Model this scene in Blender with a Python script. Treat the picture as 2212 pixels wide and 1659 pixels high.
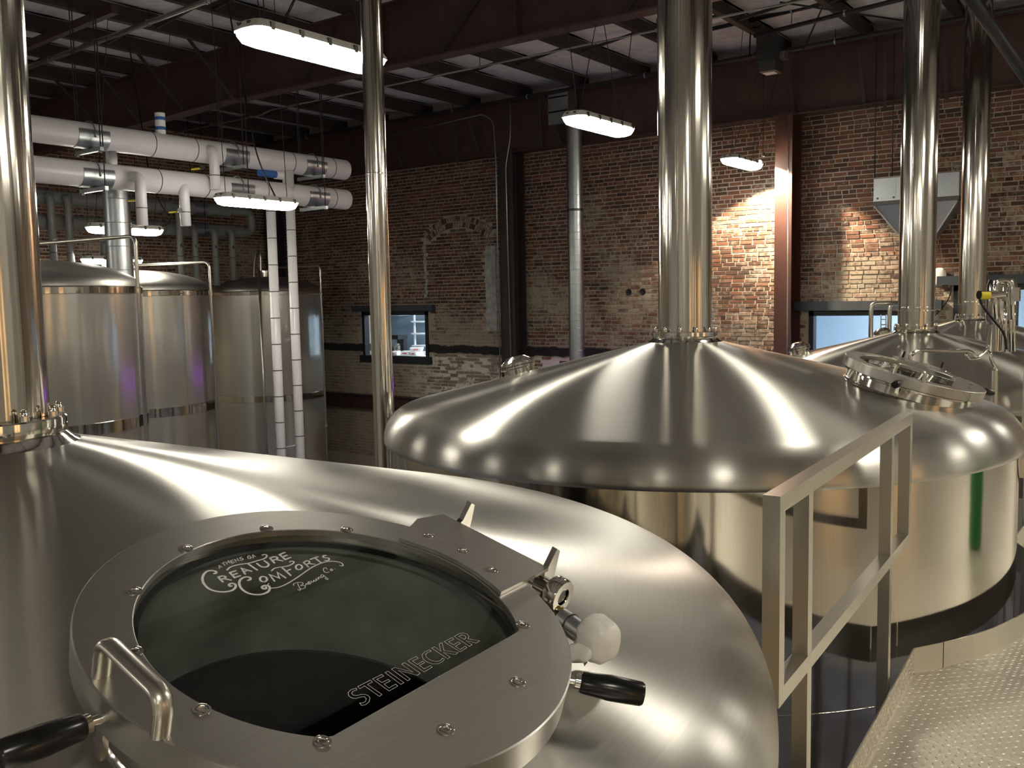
import bpy, bmesh, math, random
import numpy as np
from mathutils import Vector, Matrix

for o in list(bpy.data.objects): bpy.data.objects.remove(o)
SC = bpy.context.scene
COL = SC.collection
rnd = random.Random(7)
PI = math.pi

# ------------------------------------------------------------------ camera
W, H, F = 2212.0, 1659.0, 2016.0
PITCH, ROLL, HEAD, EZ = math.radians(5.28), math.radians(1.1), math.radians(36.5), 4.45
def _cam():
    cp, sp = math.cos(PITCH), math.sin(PITCH)
    fwd = np.array([0, cp, -sp]); up = np.array([0, sp, cp]); r = np.array([1., 0, 0])
    cr, sr = math.cos(ROLL), math.sin(ROLL)
    A = np.array([cr*r - sr*up, -(sr*r + cr*up), fwd])
    c, s = math.cos(HEAD), math.sin(HEAD)
    Rz = np.array([[c, -s, 0], [s, c, 0], [0, 0, 1]])
    return A @ Rz.T
CM = _cam()                      # rows: image right, image down, forward (world coordinates)
EYE = np.array([0, 0, EZ])
def ray(x, y): return CM.T @ np.array([(x-W/2)/F, (y-H/2)/F, 1.])
def onp(x, y, axis, val):        # pixel -> point on the plane axis = val
    d = ray(x, y); return Vector(EYE + (val-EYE[axis])/d[axis]*d)
def atd(x, y, d): return Vector(EYE + d*ray(x, y))
def topx(P):
    q = CM @ (np.array(P)-EYE); return W/2+F*q[0]/q[2], H/2+F*q[1]/q[2], q[2]
cd = bpy.data.cameras.new('camera'); cam = bpy.data.objects.new('camera', cd); COL.objects.link(cam)
cd.sensor_fit = 'HORIZONTAL'; cd.sensor_width = 36; cd.lens = F/W*36; cd.clip_start = .05
m4 = Matrix.Identity(4)
for i in range(3):
    m4[i][0] = CM[0][i]; m4[i][1] = -CM[1][i]; m4[i][2] = -CM[2][i]; m4[i][3] = EYE[i]
cam.matrix_world = m4
SC.camera = cam

# ------------------------------------------------------------------ world, exposure
wd = bpy.data.worlds.new('world'); SC.world = wd; wd.use_nodes = True
wd.node_tree.nodes['Background'].inputs[0].default_value = (.9, .95, 1, 1)
wd.node_tree.nodes['Background'].inputs[1].default_value = .012
SC.view_settings.view_transform = 'Standard'; SC.view_settings.look = 'None'
SC.view_settings.gamma = 1; SC.view_settings.use_curve_mapping = False
SC.view_settings.exposure = 0.35
LAMP = 40.0                      # radiance of the fixture lenses

# ------------------------------------------------------------------ materials
def nt(name):
    m = bpy.data.materials.new(name); m.use_nodes = True
    return m, m.node_tree, m.node_tree.nodes['Principled BSDF']
def lk(t, a, b): t.links.new(a, b)
def node(t, typ, **kw):
    n = t.nodes.new(typ)
    for k, v in kw.items(): setattr(n, k, v)
    return n
def math_(t, op, a, b=None, c=None):
    n = node(t, 'ShaderNodeMath', operation=op)
    for i, v in enumerate((a, b, c)):
        if v is None: continue
        if isinstance(v, (int, float)): n.inputs[i].default_value = v
        else: lk(t, v, n.inputs[i])
    return n.outputs[0]
def noise(t, vec, scale, detail=3, rough=.5):
    n = node(t, 'ShaderNodeTexNoise'); n.inputs['Scale'].default_value = scale
    n.inputs['Detail'].default_value = detail; n.inputs['Roughness'].default_value = rough
    if vec is not None: lk(t, vec, n.inputs['Vector'])
    return n.outputs['Fac']
def ramp(t, fac, stops):
    n = node(t, 'ShaderNodeValToRGB'); e = n.color_ramp.elements
    while len(e) < len(stops): e.new(.5)
    for k, (p, c) in enumerate(stops):
        e[k].position = p; e[k].color = (c, c, c, 1) if isinstance(c, (int, float)) else (*c, 1)
    lk(t, fac, n.inputs[0]); return n.outputs[0]
def mix(t, fac, a, b, mode='MIX'):
    n = node(t, 'ShaderNodeMix', data_type='RGBA', blend_type=mode)
    for s, v in ((0, fac), (6, a), (7, b)):
        if isinstance(v, (int, float)): n.inputs[s].default_value = v
        elif isinstance(v, tuple): n.inputs[s].default_value = (*v, 1)
        else: lk(t, v, n.inputs[s])
    return n.outputs[2]
def bump(t, h, b, strength=.2, dist=.01):
    n = node(t, 'ShaderNodeBump'); n.inputs['Strength'].default_value = strength
    n.inputs['Distance'].default_value = dist; lk(t, h, n.inputs['Height']); lk(t, n.outputs[0], b.inputs['Normal'])
def simple(name, col, rough=.5, metal=0., nscale=0, namp=.15, bmp=0, spec=None, emit=None):
    m, t, b = nt(name)
    b.inputs['Base Color'].default_value = (*col, 1); b.inputs['Roughness'].default_value = rough
    b.inputs['Metallic'].default_value = metal
    if spec is not None: b.inputs['Specular IOR Level'].default_value = spec
    if emit: b.inputs['Emission Color'].default_value = (*emit[0], 1); b.inputs['Emission Strength'].default_value = emit[1]
    if nscale:
        g = node(t, 'ShaderNodeNewGeometry').outputs['Position']
        f = noise(t, g, nscale, 4)
        lk(t, mix(t, 1, col, ramp(t, f, [(.25, 1-namp), (.75, 1+namp)]), 'MULTIPLY'), b.inputs['Base Color'])
        if bmp: bump(t, f, b, bmp, .02)
    return m
def steel(name, col, rough, aniso=0, axis='Z', brush=None, wav=0, rvar=.05, flip=0, wide=0, ws=(1, 1, 2.2)):
    """stainless steel; brush = 'ring' (lines run round the axis), 'x','y','z' straight lines"""
    m, t, b = nt(name)
    b.inputs['Metallic'].default_value = 1
    tc = node(t, 'ShaderNodeTexCoord').outputs['Object']
    sp = node(t, 'ShaderNodeSeparateXYZ'); lk(t, tc, sp.inputs[0])
    big = noise(t, tc, 2.3, 3)
    if brush == 'ring':
        r = math_(t, 'SQRT', math_(t, 'ADD', math_(t, 'MULTIPLY', sp.outputs[0], sp.outputs[0]), math_(t, 'MULTIPLY', sp.outputs[1], sp.outputs[1])))
        a = math_(t, 'ARCTAN2', sp.outputs[1], sp.outputs[0])
        cb = node(t, 'ShaderNodeCombineXYZ'); lk(t, math_(t, 'MULTIPLY', r, 420.), cb.inputs[0]); lk(t, math_(t, 'MULTIPLY', a, 9.), cb.inputs[1]); lk(t, math_(t, 'MULTIPLY', sp.outputs[2], 60.), cb.inputs[2])
        fine = noise(t, cb.outputs[0], 1, 2)
    elif brush:
        s = [300., 300., 300.]; s['xyz'.index(brush)] = 6.
        mp = node(t, 'ShaderNodeMapping'); mp.inputs['Scale'].default_value = s; lk(t, tc, mp.inputs['Vector'])
        fine = noise(t, mp.outputs[0], 1, 2)
    else: fine = noise(t, tc, 40, 2)
    rr = math_(t, 'ADD', rough-rvar*.9, math_(t, 'ADD', math_(t, 'MULTIPLY', big, rvar), math_(t, 'MULTIPLY', fine, rvar*.8)))
    lk(t, rr, b.inputs['Roughness'])
    lk(t, mix(t, 1, col, ramp(t, fine, [(.2, .92), (.8, 1.06)]), 'MULTIPLY'), b.inputs['Base Color'])
    if aniso:
        b.inputs['Anisotropic'].default_value = aniso
        b.inputs['Anisotropic Rotation'].default_value = flip
        tg = node(t, 'ShaderNodeTangent', direction_type='RADIAL', axis=axis); lk(t, tg.outputs[0], b.inputs['Tangent'])
    if wav:
        mp = node(t, 'ShaderNodeMapping'); mp.inputs['Scale'].default_value = ws; lk(t, tc, mp.inputs['Vector'])
        bump(t, noise(t, mp.outputs[0], 1.6, 2), b, wav, .05)
    if wide:                     # broad second lobe of a ground surface
        b2 = node(t, 'ShaderNodeBsdfPrincipled'); b2.inputs['Metallic'].default_value = 1; b2.inputs['Roughness'].default_value = .62; b2.inputs['Base Color'].default_value = (*col, 1)
        mx = node(t, 'ShaderNodeMixShader'); mx.inputs[0].default_value = wide; lk(t, b.outputs[0], mx.inputs[1]); lk(t, b2.outputs[0], mx.inputs[2]); lk(t, mx.outputs[0], t.nodes['Material Output'].inputs[0])
    return m
STC = (.53, .515, .47)
M = dict(
    dome=steel('brushed_steel_dome', STC, .285, 1.0, 'Z', 'ring', 0, .02, .25, .10),
    body=steel('polished_steel_shell', (.70, .67, .61), .085, 0, 'Z', 'z', .02, .03),
    stack=steel('satin_steel_tube', (.64, .60, .53), .13, .35, 'Z', 'z', .10, .05, 0, 0, (16, 16, .12)),
    lid=steel('brushed_steel_plate', (.53, .51, .465), .34, .6, 'Y', 'y', 0, .04),
    pol=steel('polished_steel_fitting', (.72, .69, .63), .08, 0, 'Z', None, 0, .02),
    rail=steel('satin_steel_rail', (.60, .57, .50), .30, 0, 'Z', 'y', 0, .08),
    tank=steel('rolled_steel_tank', (.60, .58, .525), .17, 0, 'Z', 'ring', .04, .05, 0, .30),
    tanktop=steel('dull_steel_tank_top', (.40, .385, .35), .42, 0, 'Z', None, 0, .05),
    inner=simple('dull_vessel_inside', (.215, .22, .20), .35, 0, 9, .45),
    tread=steel('tread_plate_steel', (.74, .69, .58), .46, 0, 'Z', None, 0, .08),
    galv=steel('galvanised_sheet', (.47, .50, .52), .36, 0, 'Z', None, 0, .12),
    black=simple('black_plastic', (.008, .008, .008), .22),
    pvc=simple('white_pvc', (.72, .70, .72), .28, 0, 3, .06),
    pvcg=simple('grey_pvc', (.20, .205, .19), .35, 0, 3, .1),
    red=simple('red_oxide_paint', (.058, .027, .022), .55, 0, 5, .25),
    colred=simple('red_brown_column_paint', (.066, .024, .017), .5, 0, 5, .12),
    purlin=simple('dark_purlin_paint', (.030, .021, .019), .6, 0, 6, .2),
    housing=simple('grey_lamp_housing', (.55, .54, .50), .5),
    clip=simple('dark_clip', (.10, .10, .09), .4, .8),
    wire=simple('dark_wire', (.03, .03, .03), .5, .5),
    conduit=simple('galvanised_conduit', (.38, .38, .37), .35, .9),
    dframe=simple('dark_window_frame', (.012, .014, .017), .45),
    lintel=simple('dark_blue_grey_lintel', (.045, .055, .065), .5, 0, 4, .15),
    ink=simple('white_print', (.80, .80, .77), .6),
    ring=simple('black_gasket', (.015, .014, .011), .4),
    bag=simple('white_plastic_film', (.88, .86, .79), .34, 0, 45, .05, .10),
    yellow=simple('yellow_label', (.75, .60, .04), .5),
    blue=simple('blue_tape', (.03, .12, .42), .5),
    navy=simple('navy_cloth', (.02, .025, .035), .8),
    jean=simple('denim_cloth', (.16, .24, .36), .8),
    skin=simple('skin', (.50, .26, .17), .5),
    hair=simple('dark_hair', (.03, .018, .012), .6),
    paper=simple('white_card', (.82, .82, .82), .7),
    redink=simple('red_print', (.60, .10, .06), .7),
    counter=simple('pale_counter', (.55, .53, .50), .4),
    kwall=simple('blue_grey_paint', (.36, .43, .50), .7),
    paleblue=simple('pale_blue_paint', (.56, .68, .80), .7),
    grey=simple('light_grey_paint', (.58, .57, .55), .7, 0, 1.5, .08),
    archbrick=simple('limed_arch_brick', (.30, .25, .19), .85, 0, 14, .6, .4),
    plaster=simple('old_white_paint', (.40, .39, .375), .8, 0, 9, .35, .4),
    blackpaint=simple('black_paint', (.012, .012, .013), .7),
    green=simple('green_plastic', (.02, .22, .05), .4),
    floorblue=simple('sealed_floor', (.20, .22, .31), .25, 0, .8, .3),
    insul=simple('white_roof_lining', (.70, .69, .71), .75, 0, 7, .16, .5),
    box=simple('black_metal_case', (.02, .022, .024), .5),
    brass=simple('brass', (.55, .40, .16), .3, 1),
)
def emis(name, col, s):
    m = bpy.data.materials.new(name); m.use_nodes = True; t = m.node_tree; t.nodes.clear()
    e = node(t, 'ShaderNodeEmission'); e.inputs[0].default_value = (*col, 1); e.inputs[1].default_value = s
    o = node(t, 'ShaderNodeOutputMaterial'); lk(t, e.outputs[0], o.inputs[0]); return m
M['lens'] = emis('glowing_lens', (1, .945, .815), LAMP)
M['officelamp'] = emis('office_lamp', (.86, .94, 1), 48)
M['warmwin'] = emis('warm_lit_pane', (1, .62, .30), 1.6)
M['violet'] = emis('violet_tube', (.42, .05, 1), 1.8)
def glass(name, tint, rough=.015):
    m = bpy.data.materials.new(name); m.use_nodes = True; t = m.node_tree; t.nodes.clear()
    tr = node(t, 'ShaderNodeBsdfTransparent'); tr.inputs[0].default_value = (*tint, 1)
    gl = node(t, 'ShaderNodeBsdfGlossy'); gl.inputs['Roughness'].default_value = rough; gl.inputs[0].default_value = (.9, .95, .92, 1)
    fr = node(t, 'ShaderNodeFresnel'); fr.inputs[0].default_value = 1.5
    mx = node(t, 'ShaderNodeMixShader'); lk(t, math_(t, 'MULTIPLY', fr.outputs[0], math_(t, 'SUBTRACT', 1., node(t, 'ShaderNodeNewGeometry').outputs['Backfacing'])), mx.inputs[0]); lk(t, tr.outputs[0], mx.inputs[1]); lk(t, gl.outputs[0], mx.inputs[2])
    o = node(t, 'ShaderNodeOutputMaterial'); lk(t, mx.outputs[0], o.inputs[0]); return m
M['glass'] = glass('hatch_glass', (.93, .95, .925)); M['pane'] = glass('window_glass', (.94, .96, .97))

def brick_material(name, per_object):
    m, t, b = nt(name)
    P = node(t, 'ShaderNodeNewGeometry').outputs['Position']
    sp = node(t, 'ShaderNodeSeparateXYZ'); lk(t, P, sp.inputs[0]); X, Y, Z = sp.outputs
    if per_object: r = node(t, 'ShaderNodeObjectInfo').outputs['Random']
    else:
        a = node(t, 'ShaderNodeAttribute', attribute_name='shade'); r = a.outputs['Fac']
    c = ramp(t, r, [(0, (.050, .026, .018)), (.3, (.105, .045, .027)), (.55, (.17, .066, .036)), (.8, (.080, .042, .030)), (1, (.24, .105, .06))])
    # lime wash left on the bricks: patches, more of it low on the wall
    big = noise(t, P, .75, 4, .6); fine = noise(t, P, 16, 5, .7)
    low = node(t, 'ShaderNodeMapRange'); lk(t, Z, low.inputs[0])
    for i, v in ((1, 6.9), (2, 2.6), (3, -.14), (4, .20)): low.inputs[i].default_value = v
    f = math_(t, 'ADD', math_(t, 'ADD', math_(t, 'MULTIPLY', big, .9), math_(t, 'MULTIPLY', fine, .75)), math_(t, 'ADD', low.outputs[0], math_(t, 'MULTIPLY', math_(t, 'SUBTRACT', math_(t, 'FRACT', math_(t, 'MULTIPLY', r, 7.31)), .5), .15)))
    wash = ramp(t, f, [(.80, 0.), (1.02, .72)])
    c = mix(t, wash, c, (.42, .37, .29))
    soot = ramp(t, noise(t, P, 1.3, 3), [(.5, 0.), (.75, .45)])
    c = mix(t, soot, c, (.045, .040, .035))
    c = painted(t, c, X, Y, Z, P, r)
    lk(t, c, b.inputs['Base Color']); b.inputs['Roughness'].default_value = .88
    bump(t, fine, b, .5, .01)
    return m
def band(t, v, a, b, soft):
    up = node(t, 'ShaderNodeMapRange', clamp=True); lk(t, v, up.inputs[0]); up.inputs[1].default_value = a-soft; up.inputs[2].default_value = a+soft
    dn = node(t, 'ShaderNodeMapRange', clamp=True); lk(t, v, dn.inputs[0]); dn.inputs[1].default_value = b+soft; dn.inputs[2].default_value = b-soft
    return math_(t, 'MULTIPLY', up.outputs[0], dn.outputs[0])
def painted(t, c, X, Y, Z, P, r=None):
    """the old painted stripe and the worn white paint below it on the long wall"""
    onw = band(t, Y, 14.0, 15.0, .1)
    wn = noise(t, P, 5, 5, .7)
    if r is not None: wn = math_(t, 'ADD', wn, math_(t, 'MULTIPLY', math_(t, 'SUBTRACT', math_(t, 'FRACT', math_(t, 'MULTIPLY', r, 3.7)), .62), .55))
    worn = ramp(t, wn, [(.42, 0.), (.50, 1.)])
    wz = math_(t, 'ADD', Z, math_(t, 'MULTIPLY', math_(t, 'SUBTRACT', noise(t, P, 4, 3), .5), .12))
    white = math_(t, 'MULTIPLY', math_(t, 'MULTIPLY', band(t, wz, .5, 3.30, .05), band(t, X, -13.2, -8.0, .5)), onw)
    c = mix(t, math_(t, 'MULTIPLY', white, math_(t, 'MULTIPLY', worn, .95)), c, (.78, .72, .61))
    strip = math_(t, 'MULTIPLY', math_(t, 'MULTIPLY', band(t, wz, 3.33, 3.50, .012), band(t, X, -18, -8.2, .2)), onw)
    return mix(t, math_(t, 'MULTIPLY', strip, .96), c, (.012, .012, .012))
M['brick'] = brick_material('old_brick', False); M['brick1'] = brick_material('old_brick_single', True)
def mortar_material():
    m, t, b = nt('lime_mortar')
    P = node(t, 'ShaderNodeNewGeometry').outputs['Position']
    sp = node(t, 'ShaderNodeSeparateXYZ'); lk(t, P, sp.inputs[0])
    c = mix(t, noise(t, P, 3, 5, .6), (.27, .235, .195), (.46, .40, .325))
    low = node(t, 'ShaderNodeMapRange'); lk(t, sp.outputs[2], low.inputs[0])
    for i, v in ((1, 6.9), (2, 3.5), (3, 0.), (4, .6)): low.inputs[i].default_value = v
    c = mix(t, low.outputs[0], c, (.46, .40, .30))
    c = painted(t, c, sp.outputs[0], sp.outputs[1], sp.outputs[2], P)
    lk(t, c, b.inputs['Base Color']); b.inputs['Roughness'].default_value = .95
    bump(t, noise(t, P, 25, 4), b, .6, .02); return m
M['mortar'] = mortar_material()
def sleeve(n): return M[n]

# ------------------------------------------------------------------ mesh helpers
def frame_of(d):
    d = Vector(d).normalized(); u = Vector((0, 0, 1)) if abs(d.z) < .9 else Vector((1, 0, 0))
    x = u.cross(d).normalized(); return x, d.cross(x).normalized(), d
class MB:
    def __init__(s): s.v = []; s.f = []
    def add(s, v, f):
        n = len(s.v); s.v += [Vector(p) for p in v]; s.f += [[i+n for i in q] for q in f]; return s
    def box(s, c, size, M3=None):
        c = Vector(c); h = Vector(size)/2; v = []
        for z in (-1, 1):
            for x, y in ((-1, -1), (1, -1), (1, 1), (-1, 1)):
                p = Vector((x*h.x, y*h.y, z*h.z)); v.append(c+(M3 @ p if M3 else p))
        return s.add(v, [(3, 2, 1, 0), (4, 5, 6, 7), (0, 1, 5, 4), (1, 2, 6, 5), (2, 3, 7, 6), (3, 0, 4, 7)])
    def bar(s, a, b, w, h, up=None):
        a = Vector(a); b = Vector(b); d = (b-a).normalized()
        u = Vector(up) if up else (Vector((0, 0, 1)) if abs(d.z) < .9 else Vector((0, 1, 0)))
        x = d.cross(u).normalized(); y = x.cross(d); v = []
        for p in (a, b):
            for i, j in ((-1, -1), (1, -1), (1, 1), (-1, 1)): v.append(p+x*(i*w/2)+y*(j*h/2))
        return s.add(v, [(3, 2, 1, 0), (4, 5, 6, 7), (0, 1, 5, 4), (1, 2, 6, 5), (2, 3, 7, 6), (3, 0, 4, 7)])
    def tube(s, pts, r, n=12, cap=True, rr=None):
        pts = [Vector(p) for p in pts]; N = len(pts); v = []; f = []
        d0 = (pts[1]-pts[0]).normalized(); x, y, _ = frame_of(d0)
        for i, p in enumerate(pts):
            d = (pts[min(i+1, N-1)]-pts[max(i-1, 0)]).normalized()
            x = (x-d*x.dot(d)).normalized(); y = d.cross(x)
            k = rr[i] if rr else r
            for j in range(n):
                a = 2*PI*j/n; v.append(p+(x*math.cos(a)+y*math.sin(a))*k)
        for i in range(N-1):
            for j in range(n): f.append((i*n+j, i*n+(j+1) % n, (i+1)*n+(j+1) % n, (i+1)*n+j))
        if cap: f += [tuple(range(n))[::-1], tuple((N-1)*n+j for j in range(n))]
        return s.add(v, f)
    def lathe(s, prof, n=48, o=(0, 0, 0), ax=((1, 0, 0), (0, 1, 0), (0, 0, 1)), a0=0, a1=2*PI, closed=False):
        o = Vector(o); X, Y, Z = [Vector(a) for a in ax]; full = abs(a1-a0-2*PI) < 1e-6; m = n if full else n+1
        v = []; f = []
        for r, z in prof:
            for j in range(m):
                a = a0+(a1-a0)*j/n; v.append(o+(X*math.cos(a)+Y*math.sin(a))*r+Z*z)
        P = len(prof)
        for i in range(P if closed else P-1):
            k = (i+1) % P
            for j in range(n): f.append((i*m+j, i*m+(j+1) % m, k*m+(j+1) % m, k*m+j))
        return s.add(v, f)
    def loft(s, rings, cap=True):
        n = len(rings[0]); v = [p for r in rings for p in r]; f = []
        for i in range(len(rings)-1):
            for j in range(n): f.append((i*n+j, i*n+(j+1) % n, (i+1)*n+(j+1) % n, (i+1)*n+j))
        if cap: f += [tuple(range(n))[::-1], tuple((len(rings)-1)*n+j for j in range(n))]
        return s.add(v, f)
    def prism(s, poly, z0, z1, o=(0, 0, 0), ax=((1, 0, 0), (0, 1, 0), (0, 0, 1))):
        o = Vector(o); X, Y, Z = [Vector(a) for a in ax]
        return s.loft([[o+X*p[0]+Y*p[1]+Z*z for p in poly] for z in (z0, z1)])
WL = {}                          # world location of every root (roots carry no rotation unless built local)
def link(o, parent=None):
    COL.objects.link(o)
    if parent is not None: o.parent = parent
    return o
def mesh_of(mb, name, off, smooth):
    me = bpy.data.meshes.new(name); off = Vector(off)
    me.from_pydata([v-off for v in mb.v], [], mb.f); me.update()
    bm = bmesh.new(); bm.from_mesh(me); bmesh.ops.recalc_face_normals(bm, faces=bm.faces); bm.to_mesh(me); bm.free()
    if smooth:
        for p in me.polygons: p.use_smooth = True
        if smooth is not True: me.set_sharp_from_angle(angle=math.radians(smooth))
    return me
def tag(o, label=None, cat=None, group=None, kind=None):
    for k, v in (('label', label), ('category', cat), ('group', group), ('kind', kind)):
        if v: o[k] = v
    return o
def root(name, loc, label=None, cat=None, group=None, kind=None):
    o = bpy.data.objects.new(name, None); link(o); o.location = loc; o.empty_display_size = .1
    WL[o] = Vector(loc); return tag(o, label, cat, group, kind)
def part(mb, name, mat, parent, smooth=False, label=None, kind=None):
    off = WL[parent]; me = mesh_of(mb, name, off, smooth); me.materials.append(M[mat] if isinstance(mat, str) else mat)
    o = bpy.data.objects.new(name, me); link(o, parent); WL[o] = WL[parent]; return tag(o, label, None, None, kind)
def single(mb, name, mat, loc, label=None, cat=None, group=None, kind=None, smooth=False):
    me = mesh_of(mb, name, loc, smooth); me.materials.append(M[mat] if isinstance(mat, str) else mat)
    o = bpy.data.objects.new(name, me); link(o); o.location = loc; WL[o] = Vector(loc); return tag(o, label, cat, group, kind)
def copy_tree(o, parent=None):
    c = o.copy(); link(c); c.parent = parent
    for ch in [x for x in o.children]: copy_tree(ch, c)
    return c
def arc(c, r, a0, a1, n, u, v):
    c, u, v = Vector(c), Vector(u), Vector(v)
    return [c+u*(r*math.cos(a0+(a1-a0)*i/n))+v*(r*math.sin(a0+(a1-a0)*i/n)) for i in range(n+1)]
def bend(pts, r, n=5):           # round the corners of a polyline
    pts = [Vector(p) for p in pts]; out = [pts[0]]
    for i in range(1, len(pts)-1):
        a, b, c = pts[i-1], pts[i], pts[i+1]; d0 = (a-b).normalized(); d1 = (c-b).normalized()
        k = min(r, (a-b).length*.45, (c-b).length*.45); p, q = b+d0*k, b+d1*k
        for j in range(n+1):
            s = j/n; out.append(p*(1-s)**2+b*2*s*(1-s)+q*s*s)
    return out+[pts[-1]]

# ================================================================== ROOM SHELL
YW, XL, XR, YF, ZR = 14.7, -17.75, 6.5, -7.0, 8.34
ZP = ZR-.224                    # underside of the purlins
def holed(mb, x0, x1, z0, z1, holes, fn, th):
    """rectangle with rectangular holes, cut into slabs; fn(x, z, depth) -> point"""
    xs = sorted({x0, x1, *[h[0] for h in holes], *[h[1] for h in holes]}); zs = sorted({z0, z1, *[h[2] for h in holes], *[h[3] for h in holes]})
    for i in range(len(xs)-1):
        for j in range(len(zs)-1):
            xm, zm = (xs[i]+xs[i+1])/2, (zs[j]+zs[j+1])/2
            if any(h[0] < xm < h[1] and h[2] < zm < h[3] for h in holes): continue
            v = [fn(x, z, d) for d in (0, th) for x, z in ((xs[i], zs[j]), (xs[i+1], zs[j]), (xs[i+1], zs[j+1]), (xs[i], zs[j+1]))]
            mb.add(v, [(0, 1, 2, 3), (7, 6, 5, 4), (0, 4, 5, 1), (1, 5, 6, 2), (2, 6, 7, 3), (3, 7, 4, 0)])
W1 = (-14.95, -13.02, 3.17, 4.20); W2 = (-5.0, -3.25, 3.10, 4.15); W3 = (-2.90, -1.0, 3.0, 4.50)
mb = MB(); holed(mb, XL-.3, XR+.3, 0, 9.2, (W1, W2, W3), lambda x, z, d: (x, YW+d, z), .3)
wall_back = single(mb, 'wall_back', 'mortar', (0, YW, 0), 'long old brick wall with dark steel framed windows', 'wall', kind='structure')
mb = MB().box((XL-.15, (YW+YF)/2, 4.6), (.3, YW-YF, 9.2)); wall_left = single(mb, 'wall_left', 'mortar', (XL, 4, 0), 'far end brick wall behind the grey ducts', 'wall', kind='structure')
mb = MB(); AW = [(-3.2, -1.7, 2.9, 4.9), (.6, 2.1, 2.9, 4.9), (4.4, 5.9, 2.9, 4.9)]
holed(mb, YF, YW, 0, 9.2, AW, lambda y, z, d: (XR+d, y, z), .3)
wall_right = single(mb, 'wall_right', 'grey', (XR, 4, 0), 'light grey painted side wall with tall windows', 'wall', kind='structure')
mb = MB().box(((XL+XR)/2, YF-.15, 4.6), (XR-XL+.6, .3, 9.2)); single(mb, 'wall_front', 'grey', (0, YF, 0), 'light grey painted wall facing the brick wall', 'wall', kind='structure')
mb = MB().box(((XL+XR)/2, (YW+YF)/2, -.1), (XR-XL+.6, YW-YF+.6, .2)); single(mb, 'floor', 'floorblue', (0, 4, 0), 'sealed concrete floor below the vessels', 'floor', kind='structure')
for k, h in enumerate(AW):
    r = root('window_%d' % (k+4), (XR, (h[0]+h[1])/2, h[2]), 'warm lit window in the grey side wall', 'window', 'windows of the side wall', 'structure')
    mb = MB(); c = ((h[0]+h[1])/2, (h[2]+h[3])/2)
    for y in (h[0]+.04, c[0], h[1]-.04): mb.box((XR+.06, y, c[1]), (.08, .08, h[3]-h[2]))
    for z in (h[2]+.04, c[1], h[3]-.04): mb.box((XR+.06, c[0], z), (.07, h[1]-h[0], .07))
    part(mb, 'window_frame', 'dframe', r); part(MB().box((XR+.15, c[0], c[1]), (.02, h[1]-h[0], h[3]-h[2])), 'pane', 'warmwin', r)

# ---- bricks
CO, BL, BH, JO = .0685, .215, .0585, .0105
SHADE = []
def brick_geo(mb, c, u, nrm, l, h, proud=.010, rot=None):
    u = Vector(u); nrm = Vector(nrm); w = Vector((0, 0, 1)); c = Vector(c)
    if rot is not None: u, w = u*math.cos(rot)+w*math.sin(rot), w*math.cos(rot)-u*math.sin(rot)
    e = .0045; v = []
    for k, d in ((1, -.004), (0, proud)):
        for i, j in ((-1, -1), (1, -1), (1, 1), (-1, 1)):
            v.append(c+u*(i*(l/2-(0 if k else e)))+w*(j*(h/2-(0 if k else e)))+nrm*d)
    mb.add(v, [(4, 5, 6, 7), (0, 1, 5, 4), (1, 2, 6, 5), (2, 3, 7, 6), (3, 0, 4, 7)])
ARC_C, ARC_R0, ARC_R1 = (-12.18, 4.63), 1.25, 1.49           # bricked up arch, intrados / extrados
ARC_A = math.radians(52)
def blocked(x, z):
    if any(w[0]-.12 < x < w[1]+.12 and w[2]-.12 < z < w[3]+.14 for w in (W1, W2, W3)): return True
    dx, dz = x-ARC_C[0], z-ARC_C[1]; r = math.hypot(dx, dz)
    if ARC_R0-.02 < r < ARC_R1+.02 and dz > 0 and abs(math.atan2(dx, dz)) < PI/2-ARC_A+.03: return True
    if -11.47 < x < -11.2 and 3.78 < z < 5.48: return True
    return any(math.hypot(x-a, z-4.51) < .075 for a in (-8.24, -7.96))
bricks = []
k = 0; z = .96
while z < 7.30:
    z += CO; k += 1; head = k % 7 == 3
    L = BL/2 if head else BL; x = XL+.02+(L/2 if k % 2 else 0)+rnd.uniform(-.03, .03)
    while x < XR-.25:
        l = L*rnd.uniform(.93, 1.05); cx = x+l/2; x += l
        if blocked(cx, z): continue
        bricks.append((cx, z+rnd.uniform(-.003, .003), l-JO*rnd.uniform(.8, 1.5), BH*rnd.uniform(.9, 1.03), rnd.uniform(.004, .014)))
def score(b):
    x, y, d = topx((b[0], YW, b[1]))
    if not (-5 < x < W and 20 < y < H) or b[1] < 4.7 or b[1] > 7.13: return 0
    if any(a < x < c for a, c in ((1676, 1735), (1940, 2036), (2066, 2150))) or (1890 < x < 2080 and 380 < y < 560): return 0
    return b[2]/d
order = sorted(range(len(bricks)), key=lambda i: -score(bricks[i])); chosen = set(order[:290])
mb = MB(); shades = []
for i, b in enumerate(bricks):
    if i in chosen: continue
    brick_geo(mb, (b[0], YW, b[1]), (1, 0, 0), (0, -1, 0), b[2], b[3], b[4]); shades += [rnd.random()]*5
def shade_attr(o, sh):
    a = o.data.attributes.new('shade', 'FLOAT', 'FACE')
    for i, s in enumerate(sh): a.data[i].value = s
def brick_part(mb, sh, parent, name='brick', kind='stuff'):
    me = bpy.data.meshes.new(name); me.from_pydata([v-WL[parent] for v in mb.v], [], mb.f); me.update(); me.materials.append(M['brick'])
    o = bpy.data.objects.new(name, me); link(o, parent); shade_attr(o, sh)
    if kind: o['kind'] = kind
    return o
brick_part(mb, shades, wall_back, 'brickwork')
proto = {}
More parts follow.
